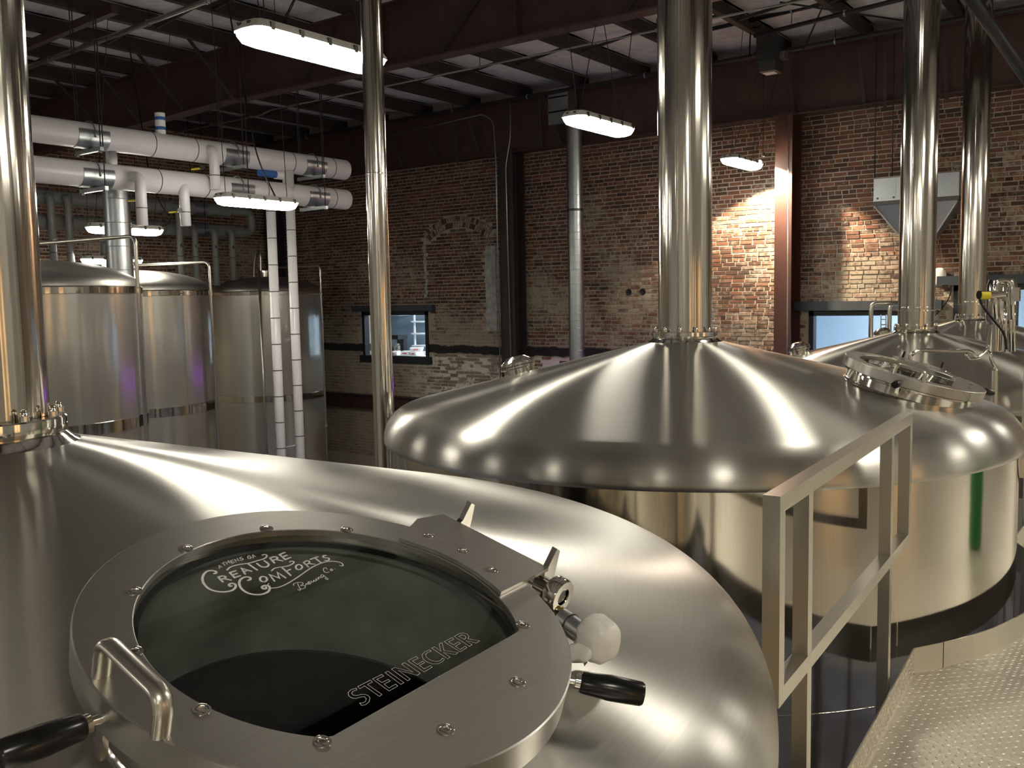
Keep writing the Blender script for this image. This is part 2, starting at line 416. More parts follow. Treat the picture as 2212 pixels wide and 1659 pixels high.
for i in chosen:
    b = bricks[i]; key = b[2] < .15
    if key not in proto:
        g = MB(); brick_geo(g, (0, 0, 0), (1, 0, 0), (0, -1, 0), (.0975 if key else .203), BH, .01)
        me = bpy.data.meshes.new('brick'); me.from_pydata(g.v, [], g.f); me.update(); me.materials.append(M['brick1']); proto[key] = me
    o = bpy.data.objects.new('brick', proto[key]); link(o, wall_back)
    o.location = Vector((b[0], YW, b[1]))-WL[wall_back]; o.scale = (b[2]/(.0975 if key else .203), b[4]/.01, b[3]/BH)
# arch voussoirs, two rings of headers on edge
for ring, (r0, r1) in enumerate(((ARC_R0, ARC_R0+.12), (ARC_R0+.125, ARC_R1))):
    n = 27+ring*4; span = PI-2*ARC_A
    me = None
    for j in range(n):
        a = ARC_A+span*(j+.5)/n; r = (r0+r1)/2
        if me is None:
            g = MB(); brick_geo(g, (0, 0, 0), (1, 0, 0), (0, -1, 0), r1-r0-.008, span*r/n-.012, .03)
            me = bpy.data.meshes.new('arch_brick'); me.from_pydata(g.v, [], g.f); me.update(); me.materials.append(M['archbrick']); me2 = me.copy(); me2.materials[0] = M['brick1']
        o = bpy.data.objects.new('arch_brick', me2 if rnd.random() < .4 else me); link(o, wall_back)
        o.location = Vector((ARC_C[0]+r*math.cos(a), YW, ARC_C[1]+r*math.sin(a)))-WL[wall_back]; o.rotation_euler = (0, -a+rnd.uniform(-.04, .04), 0)
g = MB()
for j in range(9):
    zz = 3.8+j*.187; g.box((-11.335+rnd.uniform(-.01, .01), YW-.006, zz+.09), (.26+rnd.uniform(-.02, .02), .02, .186))
part(g, 'painted_jamb', 'plaster', wall_back)
g = MB()
for j in range(16): g.box((-13.05+rnd.uniform(-.03, .03), YW-.004, 4.45+j*.077), (.10*rnd.uniform(.5, 1.1), .018, .07))
part(g, 'mortar_jamb', 'plaster', wall_back)
for a in (-8.24, -7.96): part(MB().lathe([(.0, -.004), (.055, -.004), (.06, -.012), (.048, -.016), (.045, -.002), (0, -.002)], 16, (a, YW, 4.51), ((1, 0, 0), (0, 0, 1), (0, 1, 0))), 'joist_hole_shade', 'blackpaint', wall_back)  # black discs put in for the shade inside the holes
# end wall bricks
mb = MB(); shades = []; k = 0; z = 3.6
while z < 8.2:
    z += CO; k += 1; L = BL/2 if k % 7 == 3 else BL; y = 5.5+(L/2 if k % 2 else 0)
    while y < YW-.02:
        l = L*rnd.uniform(.93, 1.05); brick_geo(mb, (XL, y+l/2, z), (0, 1, 0), (1, 0, 0), l-JO, BH*rnd.uniform(.9, 1.03), rnd.uniform(.004, .014)); shades += [rnd.random()]*5; y += l
brick_part(mb, shades, wall_left, 'brickwork')
# rust red channel along the wall
r = root('trim_1', (-14, YW-.1, 2.16), 'rusty red steel channel bolted along the brick wall', 'trim', None, 'structure')
mb = MB().box((-14.0, YW-.02, 2.22), (7.4, .03, .32)).box((-14.0, YW-.09, 2.37), (7.4, .14, .02)).box((-14.0, YW-.09, 2.07), (7.4, .14, .02)); part(mb, 'channel', 'red', r)

# ---- windows in the long wall
def window(n, w, label, lint, glassy=True, mull=()):
    r = root('window_%d' % n, ((w[0]+w[1])/2, YW, w[2]), label, 'window', None, 'structure')
    x0, x1, z0, z1 = w; t = .075; g = MB()
    g.box(((x0+x1)/2, YW+.04, z0+.0), (x1-x0+.16, .2, .16)).box(((x0+x1)/2, YW+.04, z1-t/2), (x1-x0, .14, t))
    g.box((x0+t/2, YW+.04, (z0+z1)/2), (t, .14, z1-z0)).box((x1-t/2, YW+.04, (z0+z1)/2), (t, .14, z1-z0))
    for q in mull: g.box((q, YW+.04, (z0+z1)/2), (.05, .1, z1-z0))
    part(g, 'window_frame', 'dframe', r)
    part(MB().box(((x0+x1)/2, YW+.06, (z0+z1)/2), (x1-x0-.1, .008, z1-z0-.1)), 'pane', 'pane', r)
    part(MB().box(((x0+x1)/2, YW-.05, z1+lint/2+.01), (x1-x0+.42, .16, lint)), 'lintel', 'lintel', r)
window(1, W1, 'dark framed office window with coffee maker and white boxes inside', .13)
window(2, W2, 'dark framed window onto a pale blue room', .14)
window(3, W3, 'dark framed window beside the hopper', .13, True, (-2.1,))
def room(x0, x1, y1, z0, z1, mat, name, fmat='counter', lamp=True, glow=1.0):
    y0 = YW+.3; g = MB(); th = .06
    g.box(((x0+x1)/2, y1+th/2, (z0+z1)/2), (x1-x0, th, z1-z0)); g.box((x0-th/2, (y0+y1)/2, (z0+z1)/2), (th, y1-y0, z1-z0)); g.box((x1+th/2, (y0+y1)/2, (z0+z1)/2), (th, y1-y0, z1-z0))
    g.box(((x0+x1)/2, (y0+y1)/2, z1+th/2), (x1-x0, y1-y0, th)).box(((x0+x1)/2, (y0+y1)/2, z0-th/2), (x1-x0, y1-y0, th))
    o = single(g, name, mat, ((x0+x1)/2, y1, z0), kind='structure'); return o
tag(room(-17.5, -12.2, 18.2, 2.05, 4.9, 'kwall', 'wall_office'), 'blue grey wall of the office behind the window', 'wall')
tag(room(-6.0, -.6, 17.6, 1.6, 4.9, 'paleblue', 'wall_side_room'), 'pale blue wall of the room behind the window', 'wall')
def panel(name, c, s, label, mat='officelamp'):
    r = root(name, c, label, 'ceiling light'); part(MB().box((c[0], c[1], c[2]+.05), (s[0]+.06, s[1]+.06, .04)), 'frame', 'paper', r); part(MB().box((c[0], c[1], c[2]+.02), (s[0], s[1], .02)), 'diffuser', mat, r)
panel('ceiling_panel_light', (-14.0, 16.6, 4.80), (1.2, .6), 'flat white ceiling panel light in the office')
panel('ceiling_panel_light', (-3.8, 16.2, 4.80), (.9, .5), 'flat white ceiling panel light in the pale blue room')
# office contents
cz = 3.13
r = root('office_counter', (-14.85, 16.2, 2.05), 'pale office counter behind the window', 'counter')
part(MB().box((-14.85, 16.35, cz), (4.4, 1.1, .05)), 'counter_top', 'counter', r); part(MB().box((-14.85, 16.4, 2.58), (4.3, 1.0, 1.05)), 'cabinet_front', 'kwall', r)
cz += .026
p = onp(862, 730, 1, 16.55); cxm = p.x
r = root('coffee_maker', (cxm, 16.55, cz), 'black coffee maker with steel jug on the office counter', 'coffee maker')
part(MB().box((cxm, 16.65, cz+.21), (.22, .12, .42)).box((cxm, 16.55, cz+.40), (.24, .34, .10)).box((cxm, 16.55, cz+.02), (.24, .34, .04)), 'body', 'black', r)
part(MB().lathe([(0, .045), (.075, .045), (.085, .10), (.06, .22), (.05, .25), (0, .25)], 20, (cxm-.0, 16.49, cz)), 'jug', 'pol', r, 40)
part(MB().tube(bend([(cxm+.07, 16.47, cz+.21), (cxm+.14, 16.44, cz+.20), (cxm+.13, 16.44, cz+.10), (cxm+.07, 16.47, cz+.09)], .03), .011, 8), 'jug_handle', 'black', r, True)
r = root('kettle', (cxm-.27, 16.5, cz), 'small dark kettle beside the coffee maker', 'kettle')
part(MB().lathe([(0, 0), (.09, 0), (.10, .08), (.07, .18), (.02, .2), (0, .2)], 18, (cxm-.27, 16.5, cz)), 'body', 'black', r, 40); part(MB().tube(arc((cxm-.27, 16.5, cz+.17), .07, 0, PI, 8, (1, 0, 0), (0, 0, 1)), .008, 8), 'handle', 'black', r, True)
for j, (dx, dy, dz, ang, lab) in enumerate(((.28, -.2, 0, .2, 'white card box with red print lying on the counter'), (.62, -.25, 0, -.3, 'white card box with red print next to the window frame'), (.58, -.2, .09, .5, 'white card box with red print, topmost of its stack'), (.08, -.42, 0, .1, 'flat white card box at the counter edge'), (.95, -.1, 0, .0, 'white card box at the far end of the counter'))):
    bx, by, bz = cxm+.22+dx*1.05, 16.42+dy*.8, cz+dz
    r = root('food_box', (bx, by, bz), lab, 'box', 'white boxes on the office counter'); R3 = Matrix.Rotation(ang, 3, 'Z')
    g = MB(); g.loft([[Vector((bx, by, bz+zz))+R3 @ Vector((sx*a, sy*b, 0)) for sx, sy in ((-1, -1), (1, -1), (1, 1), (-1, 1))] for zz, a, b in ((0, .12, .10), (.075, .145, .12))])
    part(g, 'tray', 'paper', r); g = MB().box((bx, by, bz+.08), (.28, .235, .012), R3); part(g, 'box_flap', 'paper', r)
    part(MB().box((bx, by, bz+.087), (.13, .05, .002), R3), 'red_print', 'redink', r)
    part(MB().box(Vector((bx, by, bz+.04))+R3 @ Vector((0, -.112, 0)), (.12, .004, .03), R3), 'red_print', 'redink', r)
r = root('range_hood', (-14.0, 17.9, 3.85), 'white wall unit with dark underside in the office', 'wall unit')
p = onp(845, 690, 1, 17.9)
part(MB().box((p.x, 17.95, 4.12), (.9, .4, .16)), 'case', 'paper', r); part(MB().box((p.x, 17.9, 4.27), (.92, .44, .14)), 'dark_top', 'lintel', r)
r = root('storage_shelf', (-15.5, 17.4, 2.06), 'pale metal shelf at the side of the office', 'shelf')
p = onp(905, 700, 1, 17.4)
for dx in (-.15, .25): part(MB().box((p.x+dx, 17.4, 3.2), (.04, .04, 2.28)), 'upright', 'paper', r)
for zz in (3.3, 3.6, 3.9, 4.2): part(MB().box((p.x+.05, 17.5, zz), (.5, .35, .03)), 'shelf_board', 'paper', r)
# door and dark jamb at the left of the window
single(MB().box((-15.52, 15.10, 3.45), (.10, .1, 2.78)), 'office_partition', 'dframe', (-15.52, 15.1, 2.06), 'dark partition inside the office at the window edge', 'partition')
# person standing inside
def person(base, h, face):
    r = root('person', base, 'person in a dark top and pale jeans standing inside the office', 'person')
    x, y, z = base; s = h/1.75; c, sn = math.cos(face), math.sin(face)
    def P(a, b, d): return (a*c-b*sn, a*sn+b*c, d)
    def skin(nodes, edges, name, mat, sub=2):
        me = bpy.data.meshes.new(name); me.from_pydata([Vector(P(*n[:3]))*s for n in nodes], edges, [])
        o = bpy.data.objects.new(name, me); link(o, r); m = o.modifiers.new('skin', 'SKIN'); m.use_smooth_shade = True
        for i, n in enumerate(nodes): o.data.skin_vertices[0].data[i].radius = (n[3]*s, n[4]*s)
        o.data.skin_vertices[0].data[0].use_root = True
        q = o.modifiers.new('sub', 'SUBSURF'); q.levels = q.render_levels = sub; me.materials.append(M[mat]); return o
    body = [(0, 0, .95, .13, .11), (0, 0, 1.12, .12, .10), (0, 0, 1.32, .15, .11), (0, 0, 1.45, .08, .07), (0, 0, 1.53, .05, .05), (0, .02, 1.62, .075, .09), (0, .01, 1.72, .06, .075),
            (.17, 0, 1.42, .055, .055), (.22, -.02, 1.15, .045, .045), (.18, .16, 1.05, .035, .035), (.14, .26, 1.12, .03, .02),
            (-.17, 0, 1.42, .055, .055), (-.23, -.02, 1.15, .045, .045), (-.24, .05, .92, .035, .035), (-.24, .08, .82, .03, .02)]
    skin(body, [(0, 1), (1, 2), (2, 3), (3, 4), (4, 5), (5, 6), (2, 7), (7, 8), (8, 9), (9, 10), (2, 11), (11, 12), (12, 13), (13, 14)], 'body', 'skin')
    skin([(0, 0, .96, .14, .12), (0, 0, 1.12, .13, .11), (0, 0, 1.32, .162, .122), (0, 0, 1.43, .09, .08), (.17, 0, 1.42, .063, .063), (.22, -.02, 1.17, .055, .055), (-.17, 0, 1.42, .063, .063), (-.23, -.02, 1.17, .055, .055)],
         [(0, 1), (1, 2), (2, 3), (2, 4), (4, 5), (2, 6), (6, 7)], 'shirt', 'navy')
    skin([(0, 0, .97, .145, .125), (.09, 0, .86, .09, .09), (.10, .02, .48, .065, .065), (.10, -.01, .08, .05, .05), (-.09, 0, .86, .09, .09), (-.10, .02, .48, .065, .065), (-.10, -.01, .08, .05, .05)],
         [(0, 1), (1, 2), (2, 3), (0, 4), (4, 5), (5, 6)], 'jeans', 'jean')
    skin([(0, -.02, 1.70, .07, .085), (0, -.03, 1.76, .06, .07)], [(0, 1)], 'hair', 'hair')
    for sx in (-.1, .1): skin([(sx, -.05, .04, .045, .04), (sx, .12, .03, .04, .03)], [(0, 1)], 'shoe', 'black', 1)
p = onp(808, 720, 1, 15.4); person((p.x, 15.40, 2.06), 1.78, -PI/2-1.3)

# ================================================================== ROOF AND FRAME
ceil = root('ceiling', ((XL+XR)/2, 4, ZR), 'white lined metal roof on dark purlins', 'ceiling', None, 'structure')
part(MB().box(((XL+XR)/2, (YW+YF)/2, ZR+.20), (XR-XL+.6, YW-YF+.6, .06)), 'roof_deck', 'purlin', ceil)
PX0, PS = -4.09, 1.237
purx = [PX0-PS*k for k in range(-9, 12) if XL+.05 < PX0-PS*k < XR]
for i, x in enumerate(purx):
    g = MB().box((x, (YW+YF)/2, ZR-.11), (.012, YW-YF, .215)).box((x+.04, (YW+YF)/2, ZR-.218), (.09, YW-YF, .012)).box((x-.04, (YW+YF)/2, ZR-.003), (.09, YW-YF, .012)).box((x+.083, (YW+YF)/2, ZR-.20), (.01, YW-YF, .03))
    part(g, 'purlin', 'purlin', ceil)
xs = sorted([XL]+purx+[XR])
for a, b in zip(xs[:-1], xs[1:]):
    v = []; f = []; n, mm = 10, 44                    # lining sags between purlins
    for j in range(mm+1):
        y = YF+(YW-YF)*j/mm
        for i in range(n+1):
            s = i/n; v.append((a+.02+(b-a-.04)*s, y, ZR+.03-.055*math.sin(PI*s)+.012*math.sin(y*3.1+a)*math.sin(PI*s)+.008*math.sin(y*7.7+3*a)))
    for j in range(mm):
        for i in range(n): q = j*(n+1)+i; f.append((q, q+1, q+n+2, q+n+1))
    part(MB().add(v, f), 'lining_panel', 'insul', ceil, True)
# bridging angles between purlins
for y in (12.4, 7.6, 3.0):
    for i in range(len(purx)-1): part(MB().bar((purx[i], y, ZR-.05), (purx[i+1], y, ZR-.20), .035, .035), 'bridging_angle', 'purlin', ceil)
def ibeam_x(r, x0, x1, y, z0a, z0b, z1a, z1b, fw=.22, mat='red'):
    g = MB()
    for (xa, xb, a0, a1, c0, c1) in ((x0, x1, z0a, z0b, z1a, z1b),):
        v = [(xa, y-.008, a0), (xb, y-.008, a1), (xb, y-.008, c1), (xa, y-.008, c0), (xa, y+.008, a0), (xb, y+.008, a1), (xb, y+.008, c1), (xa, y+.008, c0)]
        g.add(v, [(0, 1, 2, 3), (7, 6, 5, 4), (0, 4, 5, 1), (1, 5, 6, 2), (2, 6, 7, 3), (3, 7, 4, 0)])
    part(g, 'web', mat, r)
    part(MB().bar((x0, y, z0a), (x1, y, z0b), fw, .022), 'bottom_flange', mat, r); part(MB().bar((x0, y, z1a), (x1, y, z1b), fw, .022), 'top_flange', mat, r)
def braces(r, xs, y, zb, ys=-1):
    for x in xs: part(MB().bar((x+.75, y, ZP), (x, y+.0+ys*.09, zb), .045, .012, (0, 1, 0)), 'flange_brace', 'purlin', r)
r = root('roof_beam', (-6, 8.7, 7.3), 'deep red brown rafter beam crossing above the vessels', 'beam')
ibeam_x(r, -11.25, XR, 8.80, 7.365, 7.295, 8.10, 8.10, .2)
for x in (-8.4, -6.3, -4.2, -2.1, 0): part(MB().box((x, 8.76, 7.71), (.012, .08, .76)), 'stiffener', 'red', r)
braces(r, (-9.9, -7.4, -4.9), 8.80, 7.37)
r = root('roof_beam', (-14, 8.7, 7.3), 'red brown rafter beam with diagonal braces above the white ducts', 'beam')
ibeam_x(r, XL, -11.27, 8.785, 7.19, 7.38, 8.04, 8.10, .24)
for x in (-11.29,): part(MB().box((x, 8.76, 7.73), (.03, .24, .80)), 'end_plate', 'red', r)
for a, b in (((155, 125), (255, 262)) if False else (((185, 120), (300, 262))), ((275, 88), (395, 235)), ((378, 45), (500, 208)), ((98, 150), (203, 262)), ((60, 222), (90, 250))):
    q = onp(*b, 1, 8.56); p = onp(*a, 1, 8.15); part(MB().bar(p, q, .05, .014, (0, 1, 0)), 'flange_brace', 'purlin', r)
r = root('roof_beam', (-6, 14.35, 7.16), 'dark red brown rafter beam along the top of the brick wall', 'beam')
ibeam_x(r, XL, XR, 14.42, 7.16, 7.16, 8.10, 8.10)
for a, b in (((905, 275), (952, 348)), ((985, 270), (988, 352)), ((1012, 262), (1035, 330)), ((750, 300), (790, 372)), ((840, 300), (875, 365)), ((1170, 200), (1215, 315)), ((1165, 215), (1170, 318)), ((1855, 110), (1868, 235)), ((1912, 110), (1912, 235)), ((1700, 120), (1715, 250)), ((2040, 85), (2045, 215))):
    p = onp(*a, 1, 14.2); q = onp(*b, 1, 14.36); part(MB().bar(p, q, .05, .012, (0, 1, 0)), 'flange_brace', 'purlin', r)
r = root('roof_beam', (-6, 1.6, 7.3), 'red brown rafter beam over the platform', 'beam'); ibeam_x(r, XL, XR, 1.6, 7.30, 7.30, 8.1, 8.1)
# loose strut upper left
q0, q1 = onp(45, 105, 2, 8.04), onp(248, 20, 2, 8.04)
single(MB().bar(q0, q1, .09, .10), 'roof_strut', 'red', q0, 'short red brown strut tying purlins above the ducts', 'strut')
# columns
def column(x, y, label, mat='red', w=.30, d=.34):
    r = root('steel_column', (x, y, 0), label, 'column')
    part(MB().box((x, y-d/2, 3.6), (w, .02, 7.2)), 'front_flange', mat, r); part(MB().box((x, y+d/2, 3.6), (w, .02, 7.2)), 'rear_flange', mat, r)
    part(MB().box((x, y, 3.6), (.012, d, 7.2)), 'web', mat, r); part(MB().box((x, y, 7.17), (w+.06, d+.06, .03)), 'cap_plate', mat, r); return r
column(-10.62, 14.45, 'dark brown column between the bricked arch and the round duct', 'purlin', .34, .36)
column(-5.27, 14.45, 'red brown column in the warm light on the brick wall', 'colred', .27, .40)
column(-17.45, 14.42, 'dark column in the corner behind the white pipes', 'purlin', .28, .30)

# ================================================================== LAMPS
def outline(l, w, k, z):
    pts = []
    for e in (1, -1):
        for i in range(7):
            a = (-1+i/3)*PI/2
            pts.append((math.sin(-a)*w*e*(abs(math.sin(a))**-.35 if abs(math.sin(a)) > .05 else 1)*k, e*(l-.09+.09*math.cos(a)**.8)*1.0-e*(1-k)*w, z))
    return pts
def lamp(loc, lab, chains, cord=None, ln=1.1, wd=.28, rz=0):
    r = root('lamp_fixture', loc, lab, 'lamp', 'long sealed lamps hung on wires'); x, y, z = loc; l, w = ln/2, wd/2
    T = lambda pts: [Vector((x+p[0], y+p[1], z+p[2])) for p in pts]
    part(MB().loft([T(outline(l, w, 1.0, 0)), T(outline(l, w, .98, .018)), T(outline(l, w, .82, .055)), T(outline(l, w, .45, .06))]), 'housing', 'housing', r, 35)
    part(MB().loft([T(outline(l*.995, w*.97, .97, -.001)), T(outline(l*.99, w*.95, .95, -.025)), T(outline(l*.97, w*.93, .84, -.065)), T(outline(l*.95, w*.9, .6, -.082))]), 'lens', 'lens', r, 35)
    for sy in (-.40, -.2, 0, .2, .40):
        for sx in (-1, 1): part(MB().box((x+sx*w*.99, y+sy*ln, z+.012), (.016, .03, .05)), 'clip', 'clip', r)
    for ex in (-1, 1):
        for sx in (-.3, .3): part(MB().box((x+sx*w, y+ex*(l-.02), z+.02), (.03, .016, .045)), 'clip', 'clip', r)
    for (a, b) in chains:
        b = (min(purx, key=lambda q: abs(q-b[0]))+.04, b[1], ZP+.002)
        part(MB().tube([Vector((x+a[0]*w, y+a[1]*l, z+.055)), b], .0045, 6), 'hanger_wire', 'wire', r)
    if cord: part(MB().tube(bend([Vector((x, y+cord[0]*l, z+.05))]+list(cord[1]), .3), .009, 8), 'power_cord', 'black', r, True)
    return r
# near-left corner pixel, depth from the lamp length -> lamp centre
def lamp_at(p, d, dx=0, dy=0):
    q = atd(*p, d); return Vector((q.x+.14+dx, q.y+.55+dy, q.z))
L1 = lamp_at((492, 70), 6.1, .015, .06); L2 = lamp_at((1206, 254), 9.7, .01, .03); L3 = lamp_at((1551, 343), 13.6); L4 = lamp_at((453, 428), 10.5); L5 = lamp_at((177, 491), 12.6); L6 = lamp_at((168, 560), 16.0)
def V(x, y): return lambda z=8.62: Vector((x, y, z))
def vch(c, spread=.45, lab=None):
    u = ZP
    return [((0, -.75), (c.x-.05, c.y-.4-spread, u)), ((0, -.7), (c.x+.05, c.y-.4+spread*1.3, u)), ((0, .75), (c.x+.05, c.y+.4-spread*1.3, u)), ((0, .8), (c.x-.05, c.y+.4+spread, u))]
lamp(L1, 'large glowing sealed lamp half hidden by the thin steel stack', vch(L1, .1), (-.5, [L1+Vector((.1, -.1, .5)), L1+Vector((.25, -.2, 1.2)), (L1.x+.3, L1.y-.2, ZP)]), 1.23, .30)
lamp(L2, 'glowing sealed lamp hanging in front of the round galvanised duct', vch(L2), None, 1.17, .29)
lamp(L3, 'glowing sealed lamp hanging close to the brick wall', vch(L3, .4))
lamp(L4, 'glowing sealed lamp hanging under the white ducts', [((0, -.8), (L4.x, L4.y-.45, ZP)), ((0, .8), (L4.x, L4.y+.45, ZP))], (.5, [L4+Vector((-.1, .1, .5)), (L4.x-.3, L4.y-.1, ZP)]))
lamp(L5, 'glowing sealed lamp hanging above the round tank top', [((0, -.8), (L5.x, L5.y-.45, ZP)), ((0, .8), (L5.x, L5.y+.45, ZP))], (.9, [L5+Vector((0, .75, .1)), L5+Vector((-.1, .5, .6)), (L5.x-.3, L5.y+.4, ZP)]))
lamp(L6, 'distant glowing sealed lamp behind the grey pipes', [((0, -.8), (L6.x, L6.y-.45, ZP)), ((0, .8), (L6.x, L6.y+.45, ZP))])
for (x, y, z, lab) in ((1.15, 4.2, 6.2, 'sealed lamp above the platform beside the wide vessel'), (1.15, 8.6, 6.2, 'sealed lamp above the far end of the platform'), (1.5, -.5, 6.2, 'sealed lamp right above the platform near the lettered hatch'), (1.15, -5.4, 6.2, 'sealed lamp above the platform end by the front wall'),
        (4.2, 8.0, 6.2, 'sealed lamp by the windows of the side wall'), (4.2, -3.8, 6.2, 'sealed lamp by the platform corner'), (-4.6, -4.2, 6.1, 'sealed lamp by the grey front wall'), (-8.6, .4, 5.8, 'sealed lamp in front of the storage tanks'), (-9.0, -4.0, 5.8, 'sealed lamp over the storage aisle'),
        (-12.9, 2.4, 5.8, 'unseen sealed lamp added beside the white ducts'), (-13.2, -2.5, 5.8, 'unseen sealed lamp added in the storage corner'), (1.15, 12.6, 6.2, 'sealed lamp beside the farthest vessel'), (-1.6, 6.3, 6.95, 'sealed lamp high above the vessel row')):  # lamps by the ducts and storage corner added to light the left side
    c = Vector((x, y, z)); lamp(c, lab, vch(c, .2), None, .6 if z > 6.5 else .8 if y == -.5 else 1.1)

# black vented unit hung under the roof, gives no light
UX, UY = -5.02, 13.0
r = root('vented_heater', (UX, UY, 7.52), 'black vented unit hung from the roof near the brick wall', 'heater')
part(MB().box((UX, UY, 7.84), (.26, .34, .36)), 'case', 'box', r); part(MB().box((UX+.02, UY, 7.59), (.24, .30, .14)), 'lower_hood', 'clip', r)
for j in range(14): part(MB().box((UX-.02, UY-.175, 7.70+j*.022), (.20, .008, .009)), 'vent_fin', 'clip', r)
for j in range(14): part(MB().box((UX-.133, UY, 7.70+j*.022), (.008, .26, .009)), 'vent_fin', 'clip', r)
part(MB().box((UX+.16, UY+.1, 7.75), (.08, .14, .10)), 'bracket', 'conduit', r)
for sx in (-.1, .1): part(MB().tube([(UX+sx, UY, 8.0), (UX+sx, UY, ZP)], .012, 8), 'hanger_rod', 'wire', r)
part(MB().tube(bend([(UX-.13, UY, 7.9), (UX-.3, UY, 7.75), (UX-.28, UY, 8.2), (UX-.05, UY-.1, ZP)], .15), .011, 8), 'cable', 'black', r, True)
part(MB().box((UX, UY+.02, 7.518), (.16, .14, .006)), 'pale_base_plate', 'paper', r)
q = onp(1648, 338, 1, 14.0)  # can and spot added to cast the warm light on the wall
r = root('added_spot_lamp', q, 'small dark spot lamp added beside the lamp nearest the brick wall', 'spot lamp')
part(MB().lathe([(.0, .06), (.03, .055), (.035, .0), (.032, 0), (.028, .03), (0, .035)], 20, q), 'lamp_can', 'box', r, 30); part(MB().tube([q+Vector((0, 0, .05)), (q.x, q.y, ZP)], .006, 6), 'hanger_rod', 'wire', r)
sd = bpy.data.lights.new('added_spot_bulb', 'SPOT'); sd.energy = 1300; sd.color = (1, .80, .55); sd.spot_size = math.radians(120); sd.spot_blend = .2; sd.shadow_soft_size = .03
so = bpy.data.objects.new('added_spot_bulb', sd); COL.objects.link(so); so.parent = r; so.location = (0, 0, -.005)

# ================================================================== BREWING VESSELS
RD, KN, ZT = 1.638, .154, .467          # dome radius, knuckle radius, cone height above the seam
TAU = math.radians(15.8)
LA = Vector((math.cos(TAU), 0, -math.sin(TAU))); LT = Vector((0, 1, 0)); LN = Vector((math.sin(TAU), 0, math.cos(TAU)))
LC = Vector((1.12+math.sin(TAU)*.15, 0, ZT-.92*.30+math.cos(TAU)*.15))
LAX = (LA, LT, LN)
NEAR, NEAR_ROT = Vector((-2.08, .9, 3.695)), math.radians(-3.1)
def lp(a, t, n=0): return LC+LA*a+LT*t+LN*n
_RI = Matrix.Rotation(-NEAR_ROT, 3, 'Z')
def lidxy(x, y, off=0):                  # photo pixel -> position on the lid plane of the near vessel
    e = _RI @ (Vector(EYE)-NEAR)-LC; d = _RI @ Vector(ray(x, y)); s = (off-e.dot(LN))/d.dot(LN); q = e+d*s
    return q.dot(LA), q.dot(LT)
def dome_profile():
    cx, cz = RD-KN, 0.; dx, dz = .2-cx, ZT-cz; d = math.hypot(dx, dz); t = math.atan2(dz, dx)-math.acos(KN/d)
    p1 = (cx+KN*math.cos(t), cz+KN*math.sin(t)); pr = [(.2+(p1[0]-.2)*i/34, ZT+(p1[1]-ZT)*i/34) for i in range(35)]
    pr += [(cx+KN*math.cos(t*(1-i/12)), cz+KN*math.sin(t*(1-i/12))) for i in range(1, 13)]
    return pr
DP = dome_profile()
def dome_z(r):
    for (r0, z0), (r1, z1) in zip(DP[:-1], DP[1:]):
        if r0 <= r <= r1: return z0+(z1-z0)*(r-r0)/(r1-r0)
    return ZT
def ribbon(mb, pts, w, n, closed=False, fn=None):
    fn = fn or lp
    P = [Vector((p[0], p[1])) for p in pts]; N = len(P); v = []; f = []
    for i in range(N):
        a = P[i-1] if (i or closed) else P[i]; c = P[(i+1) % N] if (i < N-1 or closed) else P[i]
        d0 = (P[i]-a); d1 = (c-P[i])
        d = (d0.normalized() if d0.length > 1e-9 else Vector((0, 0)))+(d1.normalized() if d1.length > 1e-9 else Vector((0, 0)))
        d = d.normalized() if d.length > 1e-6 else Vector((1, 0)); q = Vector((-d.y, d.x))
        k = 1.0
        if d0.length > 1e-9 and d1.length > 1e-9: k = min(2.0, 1/max(.4, abs(d0.normalized().dot(d))))
        for s in (-1, 1): r = P[i]+q*(s*w/2*k); v.append(fn(r.x, r.y, n))
    for i in range(N if closed else N-1): j = (i+1) % N; f.append((2*i, 2*i+1, 2*j+1, 2*j))
    mb.add(v, f)
def smooth(pts, n=5):                    # Catmull-Rom
    P = [Vector(p) for p in pts]; out = []
    for i in range(len(P)-1):
        p0, p1, p2, p3 = P[max(i-1, 0)], P[i], P[i+1], P[min(i+2, len(P)-1)]
        for k in range(n):
            t = k/n; out.append(.5*((2*p1)+(p2-p0)*t+(2*p0-5*p1+4*p2-p3)*t*t+(3*p1-p0-3*p2+p3)*t**3))
    return out+[P[-1]]
GR, GN = .2535, -.010                    # glass radius, glass depth below the plate
CH0, CH1 = Vector((.165, .183)), Vector((.190, -.143))   # straight lower edge of the pane
def glass_r(th):
    d = Vector((math.cos(th), math.sin(th))); e = CH1-CH0; nn = Vector((e.y, -e.x)).normalized()
    if nn.dot(CH0) < 0: nn = -nn
    k = d.dot(nn); r = GR
    if k > 1e-6: r = min(r, nn.dot(CH0)/k)
    return r
